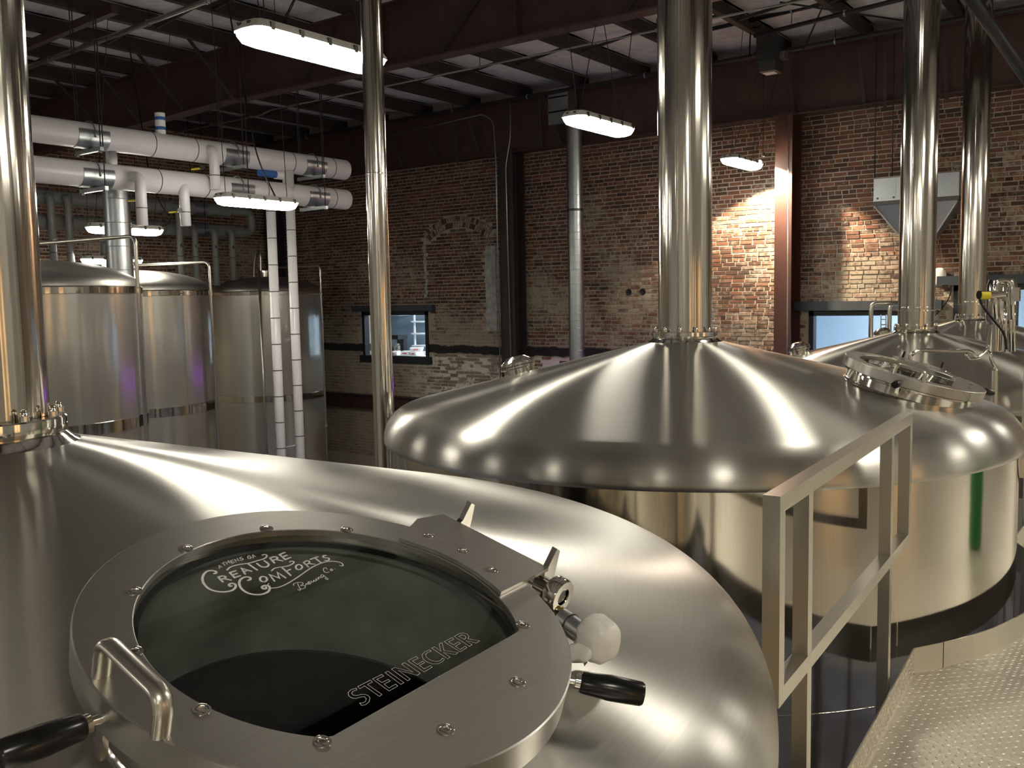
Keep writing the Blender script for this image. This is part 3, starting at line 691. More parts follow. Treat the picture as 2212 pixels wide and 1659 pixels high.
def build_vessel():
    r = root('brewing_vessel', (0, 0, 0))
    # dome with the hatch opening
    me = bpy.data.meshes.new('dome'); bm = bmesh.new(); n = 288
    rings = [[bm.verts.new((a*math.cos(2*PI*j/n), a*math.sin(2*PI*j/n), z)) for j in range(n)] for a, z in DP+[(RD, -.018), (RD-.012, -.024), (RD-.03, -.024)]]
    for i in range(len(rings)-1):
        for j in range(n): bm.faces.new((rings[i][j], rings[i+1][j], rings[i+1][(j+1) % n], rings[i][(j+1) % n]))
    def lid2(co): q = co-LC; return q.dot(LA), q.dot(LT), q.dot(LN)
    HR = .279
    kill = [f for f in bm.faces if all(v.co.x > .2 for v in f.verts) and any(math.hypot(*lid2(v.co)[:2]) < HR for v in f.verts)]
    bmesh.ops.delete(bm, geom=kill, context='FACES')
    for v in bm.verts:
        a, t, _ = lid2(v.co); d = math.hypot(a, t)
        if v.is_boundary and d < HR+.09 and v.co.x > .2:
            a, t = a*HR/d, t*HR/d; p = LC+LA*a+LT*t
            for _ in range(6): p = p+LN*((dome_z(math.hypot(p.x, p.y))-p.z)/LN.z)
            v.co = p
    bmesh.ops.recalc_face_normals(bm, faces=bm.faces); bm.to_mesh(me); bm.free()
    for p in me.polygons: p.use_smooth = True
    me.materials.append(M['dome']); dome = bpy.data.objects.new('dome', me); link(dome, r); WL[dome] = Vector()
    part(MB().lathe([(RD-.025, -.02), (RD-.026, -.9)], 160), 'shell', 'body', r, True)
    part(MB().lathe([(RD-.026, -.905), (RD-.026, -3.66), (0, -3.66)], 160), 'lower_shell', 'body', r, True)
    part(MB().lathe([(RD-.026, -.90), (RD-.022, -.9005), (RD-.022, -.9045), (RD-.026, -.905)], 160), 'weld_seam', 'stack', r, True)
    # neck and bolted flange under the stack
    fl = part(MB().lathe([(.205, ZT-.004), (.19, ZT+.005), (.172, ZT+.022), (.176, ZT+.022), (.177, ZT+.026), (.177, ZT+.038), (.1765, ZT+.0385), (.1765, ZT+.0405), (.177, ZT+.041), (.177, ZT+.053), (.174, ZT+.056), (.146, ZT+.056)], 72), 'flange', 'pol', r, 30)
    for j in range(12):
        a = 2*PI*(j+.4)/12; x, y = .161*math.cos(a), .161*math.sin(a)
        part(MB().lathe([(0, .0), (.011, 0), (.011, .012), (.0085, .0125), (.0075, .02), (.004, .025), (0, .0255)], 10, (x, y, ZT+.055)), 'bolt', 'pol', fl, 40)
    # round sight lamp cap on the rear of the cone
    a = math.radians(-166); rr = .95; c = Vector((rr*math.cos(a), rr*math.sin(a), dome_z(rr))); e = Vector((math.cos(a), math.sin(a), 0)); n3 = (e*.235+Vector((0, 0, 1))).normalized(); t3 = n3.cross(e).normalized(); ax = (t3.cross(n3)*-1, t3, n3)
    cp = part(MB().lathe([(.088, -.02), (.088, .028), (.098, .030), (.1, .033), (.1, .062), (.097, .066), (.05, .098), (.02, .102), (0, .102)], 48, c, ax), 'sight_cap', 'stack', r, 25)
    part(MB().lathe([(.1005, .044), (.1015, .046), (.1005, .048)], 48, c, ax), 'cap_band', 'ring', cp, True)
    # ---- hatch
    N = 144; g = MB(); v = []; f = []
    for k in range(N):
        th = 2*PI*k/N; ri = glass_r(th)
        for rad, nn in ((ri, GN), (ri, -.001), (ri+.0012, 0), (.3215, 0), (.3235, -.0015), (.3235, -.006), (.3225, -.045), (.300, -.046), (.300, -.012), (ri+.006, -.012)): v.append(lp(rad*math.cos(th), rad*math.sin(th), nn))
    for k in range(N):
        for i in range(9): f.append((k*10+i, k*10+i+1, ((k+1) % N)*10+i+1, ((k+1) % N)*10+i))
    hatch = part(g.add(v, f), 'hatch_lid', 'lid', r, 30)
    part(MB().lathe([(.312, -.049), (.312, -.056), (.294, -.062), (.294, -.085), (.294, -.20)], 96, LC, LAX), 'hatch_neck', 'body', r, 30)
    nk = MB().lathe([(.294, -.05), (.264, -.05), (.264, -.225), (.272, -.235)], 96, LC, LAX); part(nk, 'neck_lining', 'inner', r, 30)
    part(MB().lathe([(.279, -.105), (.318, -.118), (.300, -.108), (.294, -.098)], 72, LC, LAX), 'weld_fillet', 'stack', r, True)
    # glass pane with its brown seal
    poly = [(glass_r(2*PI*k/96)*math.cos(2*PI*k/96)*1.004, glass_r(2*PI*k/96)*math.sin(2*PI*k/96)*1.004) for k in range(96)]
    part(MB().prism(poly, GN-.010, GN, LC, LAX), 'glass_pane', 'glass', hatch)
    part(MB().lathe([(GR+.001, GN-.012), (GR-.007, GN-.012), (GR-.007, GN-.017), (GR+.001, GN-.017)], 96, LC, LAX), 'glass_seal', 'ring', hatch, 30)
    # cap screws round the plate
    me = None
    for k, (rd, dg) in enumerate([(.262, x) for x in (-164, 165, 137, 53, 21.5, -11, -42.5, -73, -103, -133.5)]+[(.297, 110.6), (.293, 97.5), (.285, 83.9)]):
        th = math.radians(dg); up = .006 if 80 < dg < 115 else 0
        o = LC+LA*(rd*math.cos(th))+LT*(rd*math.sin(th))+LN*up
        g = MB().lathe([(.0105, .0002), (.0105, .0008), (.0095, .0011), (.0075, .0006), (.0062, .0013), (.0045, .0014), (.0040, .0004), (0, .0004)], 18, o, LAX)
        part(g, 'screw', 'pol', hatch, 35)
    # hinge plate on the +t side
    w = [(.0843, .2454), (.0725, .3775), (-.153, .3625), (-.1605, .306), (-.118, .2335)]
    inner = [(GR*1.02*math.cos(math.radians(a)), GR*1.02*math.sin(math.radians(a))) for a in (112, 103, 94, 85, 76)]
    hp = part(MB().prism(w[:4]+[(GR*1.02*math.cos(math.radians(118)), GR*1.02*math.sin(math.radians(118)))]+inner[1:], .0005, .0065, LC, LAX), 'hinge_plate', 'lid', hatch)
    for a in (-.125, .066):
        g = MB().prism([(.372, -.05), (.40, -.05), (.402, .030), (.392, .036), (.378, .006), (.372, .002)], a-.005, a+.005, LC, (LT, LN, LA)); part(g, 'hinge_lug', 'pol', hatch)
    part(MB().tube([lp(-.15, .385, -.028), lp(.10, .385, -.028)], .012, 14), 'hinge_pin', 'pol', hatch, 40)
    o = lp(.103, .372, -.024)
    part(MB().lathe([(.014, -.012), (.026, -.012), (.028, -.008), (.028, .008), (.026, .012), (.014, .012)], 28, o, (LT, LN, LA), closed=True), 'hinge_eye', 'pol', hatch, 35)
    part(MB().tube([lp(.06, .37, -.024), lp(.112, .372, -.024)], .0115, 14), 'hinge_bolt', 'pol', hatch, 35)
    part(MB().bar(lp(.105, .368, -.045), lp(.11, .362, -.13), .028, .012), 'hinge_bracket', 'pol', r)
    part(MB().bar(lp(-.125, .392, -.03), lp(-.125, .38, -.15), .05, .012), 'hinge_bracket', 'pol', r)
    part(MB().bar(lp(.066, .394, -.03), lp(.066, .38, -.15), .05, .012), 'hinge_bracket', 'pol', r)
    # bow handle
    h0, h1 = (-.036, -.3065), (.090, -.3065); k = .046
    g = MB(); path = bend([lp(*h0, 0), lp(*h0, k), lp(*h1, k), lp(*h1, 0)], .020, 6)
    n2 = 16; vv = []; ff = []
    for i, p in enumerate(path):
        d = (path[min(i+1, len(path)-1)]-path[max(i-1, 0)]).normalized(); x = LT; y = d.cross(x).normalized()
        for j in range(n2): q = 2*PI*j/n2; vv.append(p+x*(.0115*math.cos(q))+y*(.0075*math.sin(q)))
    for i in range(len(path)-1):
        for j in range(n2): ff.append((i*n2+j, i*n2+(j+1) % n2, (i+1)*n2+(j+1) % n2, (i+1)*n2+j))
    part(g.add(vv, ff), 'bow_handle', 'rail', hatch, True)
    # clamp grips
    for dg, r0 in ((38.3, .338), (-90.2, .338), (166, .338)):
        if dg == 166: continue
        th = math.radians(dg); d = LA*math.cos(th)+LT*math.sin(th); o = lp(0, 0, -.030); s = LN.cross(d)
        ax = (s, LN, d); q = o
        part(MB().lathe([(0, .312), (.006, .312), (.006, r0-.004), (.011, r0-.004), (.011, r0+.003), (0, r0+.003)], 12, q, ax), 'grip_bolt', 'pol', hatch, 35)
        part(MB().lathe([(0, r0+.003), (.0125, r0+.003), (.0145, r0+.006), (.0175, r0+.045), (.0165, r0+.087), (.0145, r0+.0905), (.006, r0+.0915), (0, r0+.0915)], 24, q, ax), 'clamp_grip', 'black', hatch, 35)
        part(MB().bar(o+d*.318-LN*.004, o+d*.318-LN*.05, .014, .008), 'swing_bolt', 'pol', hatch)
    # ---- print on the glass
    Z6 = lambda p: lidxy(400+p[0]/6.1444, 1160+p[1]/6.1444, GN)
    Z7 = lambda p: lidxy(720+p[0]/6.506, 1340+p[1]/6.506, GN)
    ink = MB(); NZ = GN+.0008
    def st(pts, w=24, sm=True):
        q = [(Z6(p)) for p in (smooth(pts) if sm else [Vector(p) for p in pts])]
        ribbon(ink, q, w*.000118, NZ)
        for e in (q[0], q[-1]):
            ink.add([lp(e[0]+w*.000059*math.cos(2*PI*k/8), e[1]+w*.000059*math.sin(2*PI*k/8), NZ) for k in range(8)], [tuple(range(8))])
    def letter(ch, o, rt, up, w=24):
        o, rt, up = Vector(o), Vector(rt), Vector(up); G = lambda *ps: [o+rt*a+up*b for a, b in ps]
        S = dict(R=[[(0, 0), (0, 1)], [(0, 1), (.5, 1), (.75, .82), (.6, .55), (0, .48)], [(.42, .5), (1, 0)]], E=[[(1, 0), (0, 0), (0, 1), (1, 1)], [(0, .5), (.85, .5)]], A=[[(0, 0), (.5, 1), (1, 0)], [(.25, .38), (.75, .38)]],
                 U=[[(0, 1), (0, .35), (.2, .05), (.5, 0), (.8, .05), (1, .35), (1, 1)]], T=[[(.5, 0), (.5, 1)], [(0, 1), (1, 1)]], H=[[(0, 0), (0, 1)], [(1, 0), (1, 1)], [(0, .5), (1, .5)]], N=[[(0, 0), (0, 1), (1, 0), (1, 1)]],
                 S=[[(1, .85), (.6, 1), (.15, .9), (.15, .65), (.5, .5), (.9, .35), (.9, .1), (.5, 0), (0, .12)]], G=[[(1, .85), (.55, 1), (.1, .75), (0, .4), (.2, .08), (.6, 0), (1, .15), (1, .45), (.6, .45)]], M=[[(0, 0), (0, 1), (.5, .3), (1, 1), (1, 0)]], O=[[(.5, 0), (.1, .2), (0, .5), (.1, .8), (.5, 1), (.9, .8), (1, .5), (.9, .2), (.5, 0)]])
        for p in S[ch]: st(G(*p), w, ch in 'USGO' or (ch == 'R' and len(p) > 2))
    st([(385, 492), (408, 486), (402, 462), (350, 452), (290, 462), (242, 510), (228, 570), (250, 630), (310, 690), (400, 725), (520, 735), (620, 715), (668, 672), (660, 632), (615, 622), (582, 638), (592, 660), (615, 656)], 30)
    letter('R', (498, 603), (107, -25), (-61, -66), 28); letter('E', (655, 545), (75, -25), (-62, -66), 28); letter('A', (795, 498), (85, -37), (-90, -58), 28)
    st([(835, 362), (955, 445)], 28, False); st([(555, 445), (600, 405), (700, 375), (850, 352), (960, 320), (1040, 297), (1080, 268), (1078, 245), (1050, 238), (1022, 248)], 22)
    st([(953, 358), (1000, 395), (1040, 405), (1085, 400), (1108, 375), (1090, 350), (1050, 322)], 28)
    letter('R', (1182, 350), (110, -28), (-58, -66), 28); letter('E', (1328, 305), (70, -28), (-76, -66), 28)
    st([(832, 582), (864, 570), (860, 546), (820, 536), (770, 546), (727, 580), (718, 630), (745, 690), (810, 740), (900, 768), (1010, 768), (1095, 735), (1122, 690), (1105, 655), (1052, 650), (1020, 670), (1035, 694), (1072, 690), (1070, 668)], 30)
    st([(1092, 650), (1108, 622)], 12, False)
    letter('O', (1015, 612), (85, -22), (-38, -70), 26)
    st([(1185, 592), (1118, 505), (1248, 552), (1222, 475), (1332, 548)], 26, False)
    st([(1280, 408), (1400, 516)], 26, False); st([(1342, 460), (1395, 436)], 24, False); st([(1145, 456), (1190, 420), (1280, 404), (1370, 388), (1430, 358), (1440, 335), (1410, 326), (1387, 338)], 20)
    letter('O', (1490, 452), (75, -30), (-38, -62), 24); letter('R', (1637, 405), (78, -38), (-68, -62), 24)
    st([(1722, 285), (1800, 346)], 24, False); st([(1660, 303), (1760, 268)], 24, False)
    st([(1868, 250), (1838, 254), (1832, 276), (1870, 284), (1905, 288), (1906, 310), (1880, 320), (1852, 316)], 24)
    st([(1148, 685), (1250, 670), (1380, 610), (1520, 520), (1680, 410), (1830, 345), (1950, 327), (2060, 345), (2094, 375), (2082, 390), (2052, 384)], 18)
    for ch, o in zip('ATHENS', ((455, 425), (508, 392), (557, 368), (622, 358), (678, 338), (740, 320))): letter(ch, o, (34, -18), (-24, -34), 12)
    letter('G', (842, 300), (36, -16), (-22, -36), 12); letter('A', (900, 288), (38, -20), (-24, -36), 12)
    for p in ([(1490, 622), (1512, 672), (1530, 705), (1512, 714), (1494, 698)], [(1442, 652), (1440, 630), (1478, 612), (1540, 608), (1566, 628), (1532, 652), (1580, 652), (1592, 676), (1560, 694), (1535, 690)],
              [(1590, 668), (1602, 632), (1612, 622), (1622, 636)], [(1622, 636), (1640, 622), (1650, 602), (1634, 600), (1632, 622), (1652, 632), (1672, 612)], [(1668, 588), (1682, 606), (1700, 600), (1704, 578), (1718, 594), (1734, 586), (1734, 562)],
              [(1738, 558), (1752, 580)], [(1756, 548), (1772, 566), (1770, 540), (1788, 540), (1800, 552)], [(1838, 512), (1810, 508), (1800, 528), (1820, 542), (1842, 520), (1872, 546), (1896, 560), (1880, 570), (1852, 552)],
              [(1882, 432), (1862, 414), (1836, 424), (1838, 456), (1868, 478), (1914, 470)], [(1940, 428), (1926, 440), (1940, 454), (1956, 444), (1944, 430)], [(1982, 428), (1986, 430)]): st(p, 11)
    part(ink, 'logo_print', 'ink', hatch)
    steno = MB()
    for p in ([(320, 962), (250, 980), (205, 1025), (215, 1070), (260, 1100), (320, 1105), (390, 1085), (435, 1080), (462, 1110), (450, 1150), (410, 1170), (368, 1168), (395, 1203), (450, 1195), (500, 1155), (515, 1100), (490, 1065), (440, 1048), (390, 1050), (330, 1065), (280, 1060), (255, 1035), (275, 1005), (330, 985)],
              [(340, 940), (520, 848), (550, 875), (480, 910), (682, 1050), (645, 1077), (440, 930), (372, 968)], [(550, 832), (680, 768), (708, 790), (610, 838), (685, 882), (770, 838), (798, 860), (713, 905), (780, 958), (875, 905), (905, 932), (780, 1000)],
              [(725, 742), (765, 722), (990, 882), (950, 908)], [(815, 695), (860, 670), (1115, 735), (960, 625), (1000, 600), (1222, 750), (1180, 780), (910, 710), (1080, 832), (1045, 858)],
              [(1045, 575), (1165, 514), (1192, 540), (1110, 578), (1182, 628), (1255, 580), (1283, 600), (1210, 642), (1275, 690), (1360, 645), (1387, 665), (1275, 732)],
              [(1352, 422), (1280, 450), (1245, 495), (1260, 550), (1310, 590), (1390, 618), (1470, 618), (1530, 590), (1560, 555), (1535, 540), (1500, 575), (1440, 588), (1370, 570), (1310, 530), (1295, 490), (1320, 460), (1378, 440)],
              [(1380, 398), (1420, 378), (1510, 440), (1485, 340), (1525, 320), (1555, 432), (1755, 460), (1715, 487), (1545, 458), (1640, 525), (1605, 547)], [(1555, 308), (1665, 250), (1692, 272), (1617, 310), (1690, 352), (1758, 310), (1785, 330), (1715, 373), (1785, 418), (1850, 370), (1877, 390), (1780, 450)],
              [(1700, 235), (1760, 195), (1820, 182), (1880, 200), (1905, 235), (1890, 268), (2055, 295), (2010, 325), (1860, 290), (1950, 350), (1910, 372)], [(1760, 232), (1810, 210), (1850, 225), (1865, 250), (1840, 275)]):
        ribbon(steno, [Z7(q) for q in p], .00062, NZ, True)
    part(steno, 'maker_lettering', 'ink', hatch)
    return r
vessel = build_vessel()
VES = [(NEAR, NEAR_ROT, 'brushed steel brewing vessel with the large lettered glass hatch'), (Vector((-2.256, 4.639, 3.729)), math.radians(4.0), 'brushed steel cone topped vessel behind the square tube guard rail'),
       (Vector((-1.97, 8.494, 3.62)), math.radians(3), 'brushed steel vessel beside the valve assembly, in front of the pale blue window'), (Vector((-2.144, 11.849, 3.62)), 0, 'farthest brushed steel vessel, next to the brick wall and hopper')]
ves = [vessel]+[copy_tree(vessel) for _ in VES[1:]]
for o, (loc, rz, lab) in zip(ves, VES):
    o.location = loc; o.rotation_euler = (0, 0, rz); tag(o, lab, 'vessel', 'row of brewing vessels')
def stack(c, r, z0, z1, label, rings=()):
    q = root('exhaust_stack', (c[0], c[1], z0), label, 'stack', 'steel exhaust stacks')
    g = MB(); prof = [(r, z0)]; 
    for i in range(1, 40): prof.append((r*(1+.004*math.sin(i*1.7)), z0+(z1-z0)*i/40))
    prof.append((r, z1)); part(MB().lathe(prof, 64, (c[0], c[1], 0)), 'tube', 'stack', q, True)
    for z in rings: part(MB().lathe([(r*1.002, z-.006), (r*1.006, z-.004), (r*1.006, z+.004), (r*1.002, z+.006)], 64, (c[0], c[1], 0)), 'weld_ring', 'pol', q, True)
    return q
for i, (loc, rz, lab) in enumerate(VES):
    zb = loc.z+ZT+.056
    q = stack(loc, .143 if i < 2 else .1455, zb, ZP-.01, ('thick steel stack rising from the near vessel at the hatch', 'thick steel stack rising from the vessel behind the guard rail', 'steel stack in front of the galvanised hopper', 'farthest steel stack beside the hopper')[i], () if i < 2 else (zb+.16,))
    if i > 1: part(MB().lathe([(.152, zb+.13), (.186, zb+.13), (.186, zb+.14), (.152, zb+.14)], 48, (loc.x, loc.y, 0)), 'collar_plate', 'pol', q, 30)
p = atd(815, 450, 5.6); stack((p.x, p.y), .0635, 0, ZP-.01, 'thin plain steel stack between the white pipes and the wide vessel', (5.2, 6.9))

# wrapped sensor on the near vessel
def nw(v): return NEAR+Matrix.Rotation(NEAR_ROT, 3, 'Z') @ Vector(v)
r = root('wrapped_sensor', nw(lp(.19, .32, -.06)), 'steel sensor stub taped and wrapped in white plastic beside the hatch', 'sensor')
def SP(x, y, off=-.05): return nw(lp(*lidxy(x, y, off), off))
b0, b1 = SP(1212, 1338), SP(1262, 1372)
part(MB().tube([b0, b0.lerp(b1, .5), b1], .0175, 18, rr=[.019, .0175, .017]), 'sensor_tube', 'galv', r, 40)
part(MB().tube([b0.lerp(b1, .36), b0.lerp(b1, .40)], .0195, 18), 'tape_band', 'clip', r, 40)
part(MB().tube([SP(1200, 1318), SP(1216, 1324)], .009, 14), 'brass_stub', 'brass', r, 40)
part(MB().tube([nw(lp(.15, .31, -.05)), nw(lp(.15, .31, -.13))], .014, 12), 'stub_base', 'pol', r, 40)
def blob(c, axes, seed, amp, nu=28, nv=18):
    q = random.Random(seed); ph = [(q.uniform(0, 6), q.uniform(2, 6), q.uniform(0, 6), q.uniform(2, 7)) for _ in range(7)]; v = []; f = []
    for i in range(nv+1):
        a = PI*i/nv
        for j in range(nu):
            b = 2*PI*j/nu; d = Vector((math.sin(a)*math.cos(b), math.sin(a)*math.sin(b), math.cos(a)))
            k = 1+amp*sum(math.sin(p0+d.x*p1*2+d.z*3)*math.sin(p2+d.y*p3*2+d.x*2) for p0, p1, p2, p3 in ph)/2.5
            d = Vector([math.copysign(abs(t)**.75, t) for t in d])
            v.append(Vector(c)+axes[0]*d.x*k+axes[1]*d.y*k+axes[2]*d.z*k)
    for i in range(nv):
        for j in range(nu): f.append((i*nu+j, i*nu+(j+1) % nu, (i+1)*nu+(j+1) % nu, (i+1)*nu+j))
    return MB().add(v, f)
d = (b1-b0).normalized(); s = d.cross(Vector((0, 0, 1))).normalized(); u = s.cross(d)
c0 = SP(1291, 1380); part(blob(c0, (d*.033, s*.031, u*.034), 3, .05), 'plastic_wrap', 'bag', r, True)
c1 = SP(1240, 1418, -.075)
g = MB(); vv = []; nn = 14
for i, (k, rad) in enumerate(((0, .006), (.25, .014), (.55, .019), (.8, .021), (1, .024))):
    p = SP(1272, 1392).lerp(c1, k)
    for j in range(nn): q = 2*PI*j/nn; w = rad*(1+.25*math.sin(q*4+i)*k); vv.append(p+d*(w*math.cos(q))+u.cross(d)*(w*.5*math.sin(q))-u*(.008*math.sin(3*q)*k))
g.add(vv, [(i*nn+j, i*nn+(j+1) % nn, (i+1)*nn+(j+1) % nn, (i+1)*nn+j) for i in range(4) for j in range(nn)]+[tuple(4*nn+j for j in range(nn))])
part(g, 'gathered_end', 'bag', r, True)

# ================================================================== PLATFORM AND RAILS
PZ, PEX, PR = 3.0, -.776, 1.735
def lane(y): return -.762-.0657*(y-2.597) if 1.5 < y < 4.2 else PEX
def edge_x(y):
    x = lane(y)
    for loc, _, _ in VES:
        d = PR*PR-(y-loc.y)**2
        if d > 0: x = max(x, loc.x+math.sqrt(d))
    return x
plat = root('walkway_platform', (1, 2.5, PZ), 'pale patterned steel walkway platform with upright toe plates', 'platform')
SEAM = [-6.0, -2.0, 1.0, 2.3, 3.117, 3.80, 5.2, 6.6, 8.6, 10.6, 12.8]
def bumps(g, x0f, x1, y0, y1, pitch=.0235):
    j = math.ceil((y0+.008)/pitch); y = j*pitch
    while y < y1-.008:
        i = math.ceil((x0f(y)+.010)/pitch); x = i*pitch
        while x < x1:
            s = 1 if (i+j) % 2 else -1; L, w, h = .0092, .0038, .0017
            d = Vector((math.cos(PI/4), s*math.sin(PI/4), 0)); n = Vector((-d.y, d.x, 0)); c = Vector((x, y, PZ+.0002))
            g.add([c-d*L, c-n*w, c+d*L, c+n*w, c-d*L*.45+Vector((0, 0, h)), c+d*L*.45+Vector((0, 0, h))], [(0, 1, 4), (1, 5, 4), (1, 2, 5), (2, 3, 5), (3, 4, 5), (3, 0, 4)])
            x += pitch; i += 1
        y += pitch; j += 1
for a, b in zip(SEAM[:-1], SEAM[1:]):
    ys = [a+.0015+(b-a-.003)*i/20 for i in range(21)]; poly = [(edge_x(y)+.004, y) for y in ys]+[(3.2, ys[-1]), (3.2, ys[0])]
    pl = part(MB().prism(poly, PZ-.006, PZ), 'tread_plate', 'tread', plat)
    if b > 2.3 and a < 5.0:
        g = MB(); bumps(g, edge_x, .35, a+.004, b-.004); o = part(g, 'tread_pattern', 'tread', pl, kind='stuff')
# weld bead between two plates
g = MB(); x = -.79
while x < .3: g.add([Vector((x+.011*math.cos(q), 3.117+.007*math.sin(q), PZ)) for q in [k*PI/4 for k in range(8)]]+[Vector((x, 3.117, PZ+.003))], [(k, (k+1) % 8, 8) for k in range(8)]); x += .024
part(g, 'weld_bead', 'tread', plat, True, kind='stuff')
part(MB().box((1.2, 3.4, PZ-.10), (3.8, 18.6, .14)) if False else MB().bar((.2, -5.9, PZ-.09), (.2, 12.7, PZ-.09), .1, .16).bar((2.6, -5.9, PZ-.09), (2.6, 12.7, PZ-.09), .1, .16), 'joist', 'rail', plat)
for y in (-5, -1, 3, 7, 11):
    for x in (.2, 2.6): part(MB().box((x, y, (PZ-.17)/2), (.1, .1, PZ-.17)), 'leg', 'rail', plat)
def toe(y0, y1, n, name='toe_plate'):
    pts = [Vector((edge_x(y0+(y1-y0)*i/n), y0+(y1-y0)*i/n, 0)) for i in range(n+1)]; v = []; f = []
    for i, p in enumerate(pts):
        d = (pts[min(i+1, n)]-pts[max(i-1, 0)]).normalized(); q = Vector((d.y, -d.x, 0))
        for off, z in ((0, PZ-.05), (0, PZ+.1), (.005, PZ+.1), (.005, PZ-.05)): v.append(p+q*off+Vector((0, 0, z)))
    for i in range(n):
        for k in range(4): f.append((i*4+k, i*4+(k+1) % 4, i*4+4+(k+1) % 4, i*4+4+k))
    f += [(0, 1, 2, 3), (n*4+3, n*4+2, n*4+1, n*4)]
    return part(MB().add(v, f), name, 'rail', plat)
toe(-2.0, -.30, 2); toe(-.29, 2.06, 24); t0 = toe(2.07, 3.640, 6); toe(3.645, 3.768, 4); toe(3.772, 5.57, 24); toe(5.6, 7.2, 4); toe(7.22, 9.7, 24)
g = MB()                                            # pattern on the straight toe plate
y = 2.3; j = 0
while y < 3.63:
    for k in range(4):
        s = 1 if (j+k) % 2 else -1; c = Vector((lane(y)+.0055, y, PZ+.018+k*.0235)); d = Vector((0, .7*s, .7))*.0105; n = Vector((0, -.7, .7*s))*.0036; h = Vector((.0024, 0, 0))
        g.add([c-d, c-n, c+d, c+n, c-d*.45+h, c+d*.45+h], [(0, 1, 4), (1, 5, 4), (1, 2, 5), (2, 3, 5), (3, 4, 5), (3, 0, 4)])
    y += .0235; j += 1
part(g, 'toe_pattern', 'rail', t0, kind='stuff')
def rail_hit(x, y):              # pixel -> point on the upright plane just outside the toe plate
    d = ray(x, y); k = (-.797+.0657*2.597-EYE[0]-.0657*EYE[1])/(d[0]+.0657*d[1]); return Vector(EYE+k*d)
GY = [rail_hit(*p).y for p in ((1672, 1100), (1735, 1130), (1915, 1050), (1955, 1000))]
GZT, GZM = rail_hit(1672, 1075).z-.012, rail_hit(1872, 1258).z
def guard(y0, label):
    zt, zm, s = GZT, GZM, .04; rx = lambda y: -.797-.0657*(y-y0-2.597)
    yA, yB, yC, yD = [y+y0 for y in GY]
    r = root('guard_rail', (rx(yB), yB, .6), label, 'guard rail', 'square tube guard rails')
    part(MB().bar((rx(yA-.02), yA-.02, zt), (rx(yD+.02), yD+.02, zt), s, s), 'top_rail', 'rail', r); part(MB().bar((rx(yA+.02), yA+.02, zm), (rx(yD-.02), yD-.02, zm), s-.0006, s), 'mid_rail', 'rail', r)
    for y in (yA, yD): part(MB().bar((rx(y), y, zm-.02), (rx(y), y, zt-.02), s, s, (-.0657, 1, 0)), 'end_post', 'rail', r)
    for y in (yB, yC): part(MB().bar((rx(y), y, .0), (rx(y), y, zt-.02), s-.002, s-.002, (-.0657, 1, 0)), 'post', 'rail', r)
    return r
guard(0, 'square steel tube guard rail between the two near vessels'); guard(3.78, 'square steel tube guard rail beside the valve assembly')

# ================================================================== STORAGE TANKS AT THE LEFT
def tank(c, R, zt, zr, label):
    r = root('storage_tank', (c[0], c[1], 0), label, 'tank', 'tall steel storage tanks'); o = (c[0], c[1], 0)
    part(MB().lathe([(R, .5), (R, zr-.06)], 96, o), 'lower_shell', 'tank', r, True); part(MB().lathe([(R, zr+.06), (R, zt-.05)], 96, o), 'shell', 'tank', r, True)
    part(MB().lathe([(R+.004, zr-.065), (R+.012, zr-.06), (R+.012, zr+.06), (R+.004, zr+.065)], 96, o), 'belt', 'pol', r, 30)
    part(MB().lathe([(R+.004, zt-.055), (R+.012, zt-.05), (R+.012, zt+.015), (R-.01, zt+.03)], 96, o), 'rim_band', 'pol', r, 30)
    part(MB().lathe([(R-.01, zt+.03)]+[(R*math.cos(a)*.99, zt+.03+.30*math.sin(a)**1.0) for a in [PI/2*i/14 for i in range(1, 15)]], 96, o), 'domed_top', 'tanktop', r, True)
    part(MB().lathe([(.1, zt+.30), (.1, zt+.42), (.13, zt+.42), (.13, zt+.45), (0, zt+.45)], 32, o), 'top_fitting', 'pol', r, 30)
    for k in range(4): a = PI/4+k*PI/2; part(MB().tube([(c[0]+R*.8*math.cos(a), c[1]+R*.8*math.sin(a), 0), (c[0]+R*.8*math.cos(a), c[1]+R*.8*math.sin(a), .6)], .07, 14), 'leg', 'rail', r, 40)
    return r
TA, TB, TC = (-10.34, 5.16), (-12.46, 7.63), (-15.6, 12.59)
tank(TA, 1.12, 4.63, 3.17, 'tall steel storage tank with domed top under the white ducts'); tank(TB, 1.12, 4.62, 2.98, 'tall steel storage tank between the other two tanks'); tank(TC, 1.12, 4.65, 2.55, 'tall dark steel storage tank behind the two white pipes')
def tankpipe(px_, d, ztop, c, label, left=None):
    q = atd(*px_, d); r = root('tank_pipe', (q.x, q.y, 0), label, 'pipe', 'bent steel pipes over the tanks')
    e = Vector((c[0], c[1], ztop)) if left is None else left; h = Vector((q.x, q.y, ztop)); e = h.lerp(e, .95)
    part(MB().tube(bend([(q.x, q.y, .2), h, e, e-Vector((0, 0, .25))], .09, 6), .019, 12), 'pipe', 'rail', r, True)
    for z in (4.60, 2.0): part(MB().tube([(q.x-.03, q.y, z), (q.x+.06, q.y-.04, z)], .012, 8).tube([(q.x, q.y, z-.03), (q.x, q.y, z+.03)], .03, 14), 'pipe_clip', 'pol', r, 40)
tankpipe((305, 750), 9.35, 5.13, TA, 'bent steel pipe over the tank nearest the thick stack'); tankpipe((461, 750), 13.0, 5.02, TB, 'bent steel pipe over the middle tank'); tankpipe((698, 750), 18.4, 5.15, TC, 'bent steel pipe at the right edge of the dark tank')
q = atd(566, 750, 18.2); r = root('tank_pipe', (q.x, q.y, 0), 'straight dark pipe just behind the white pipes', 'pipe', 'bent steel pipes over the tanks'); part(MB().tube([(q.x, q.y, .2), (q.x, q.y, 5.1)], .022, 12), 'pipe', 'rail', r, True)
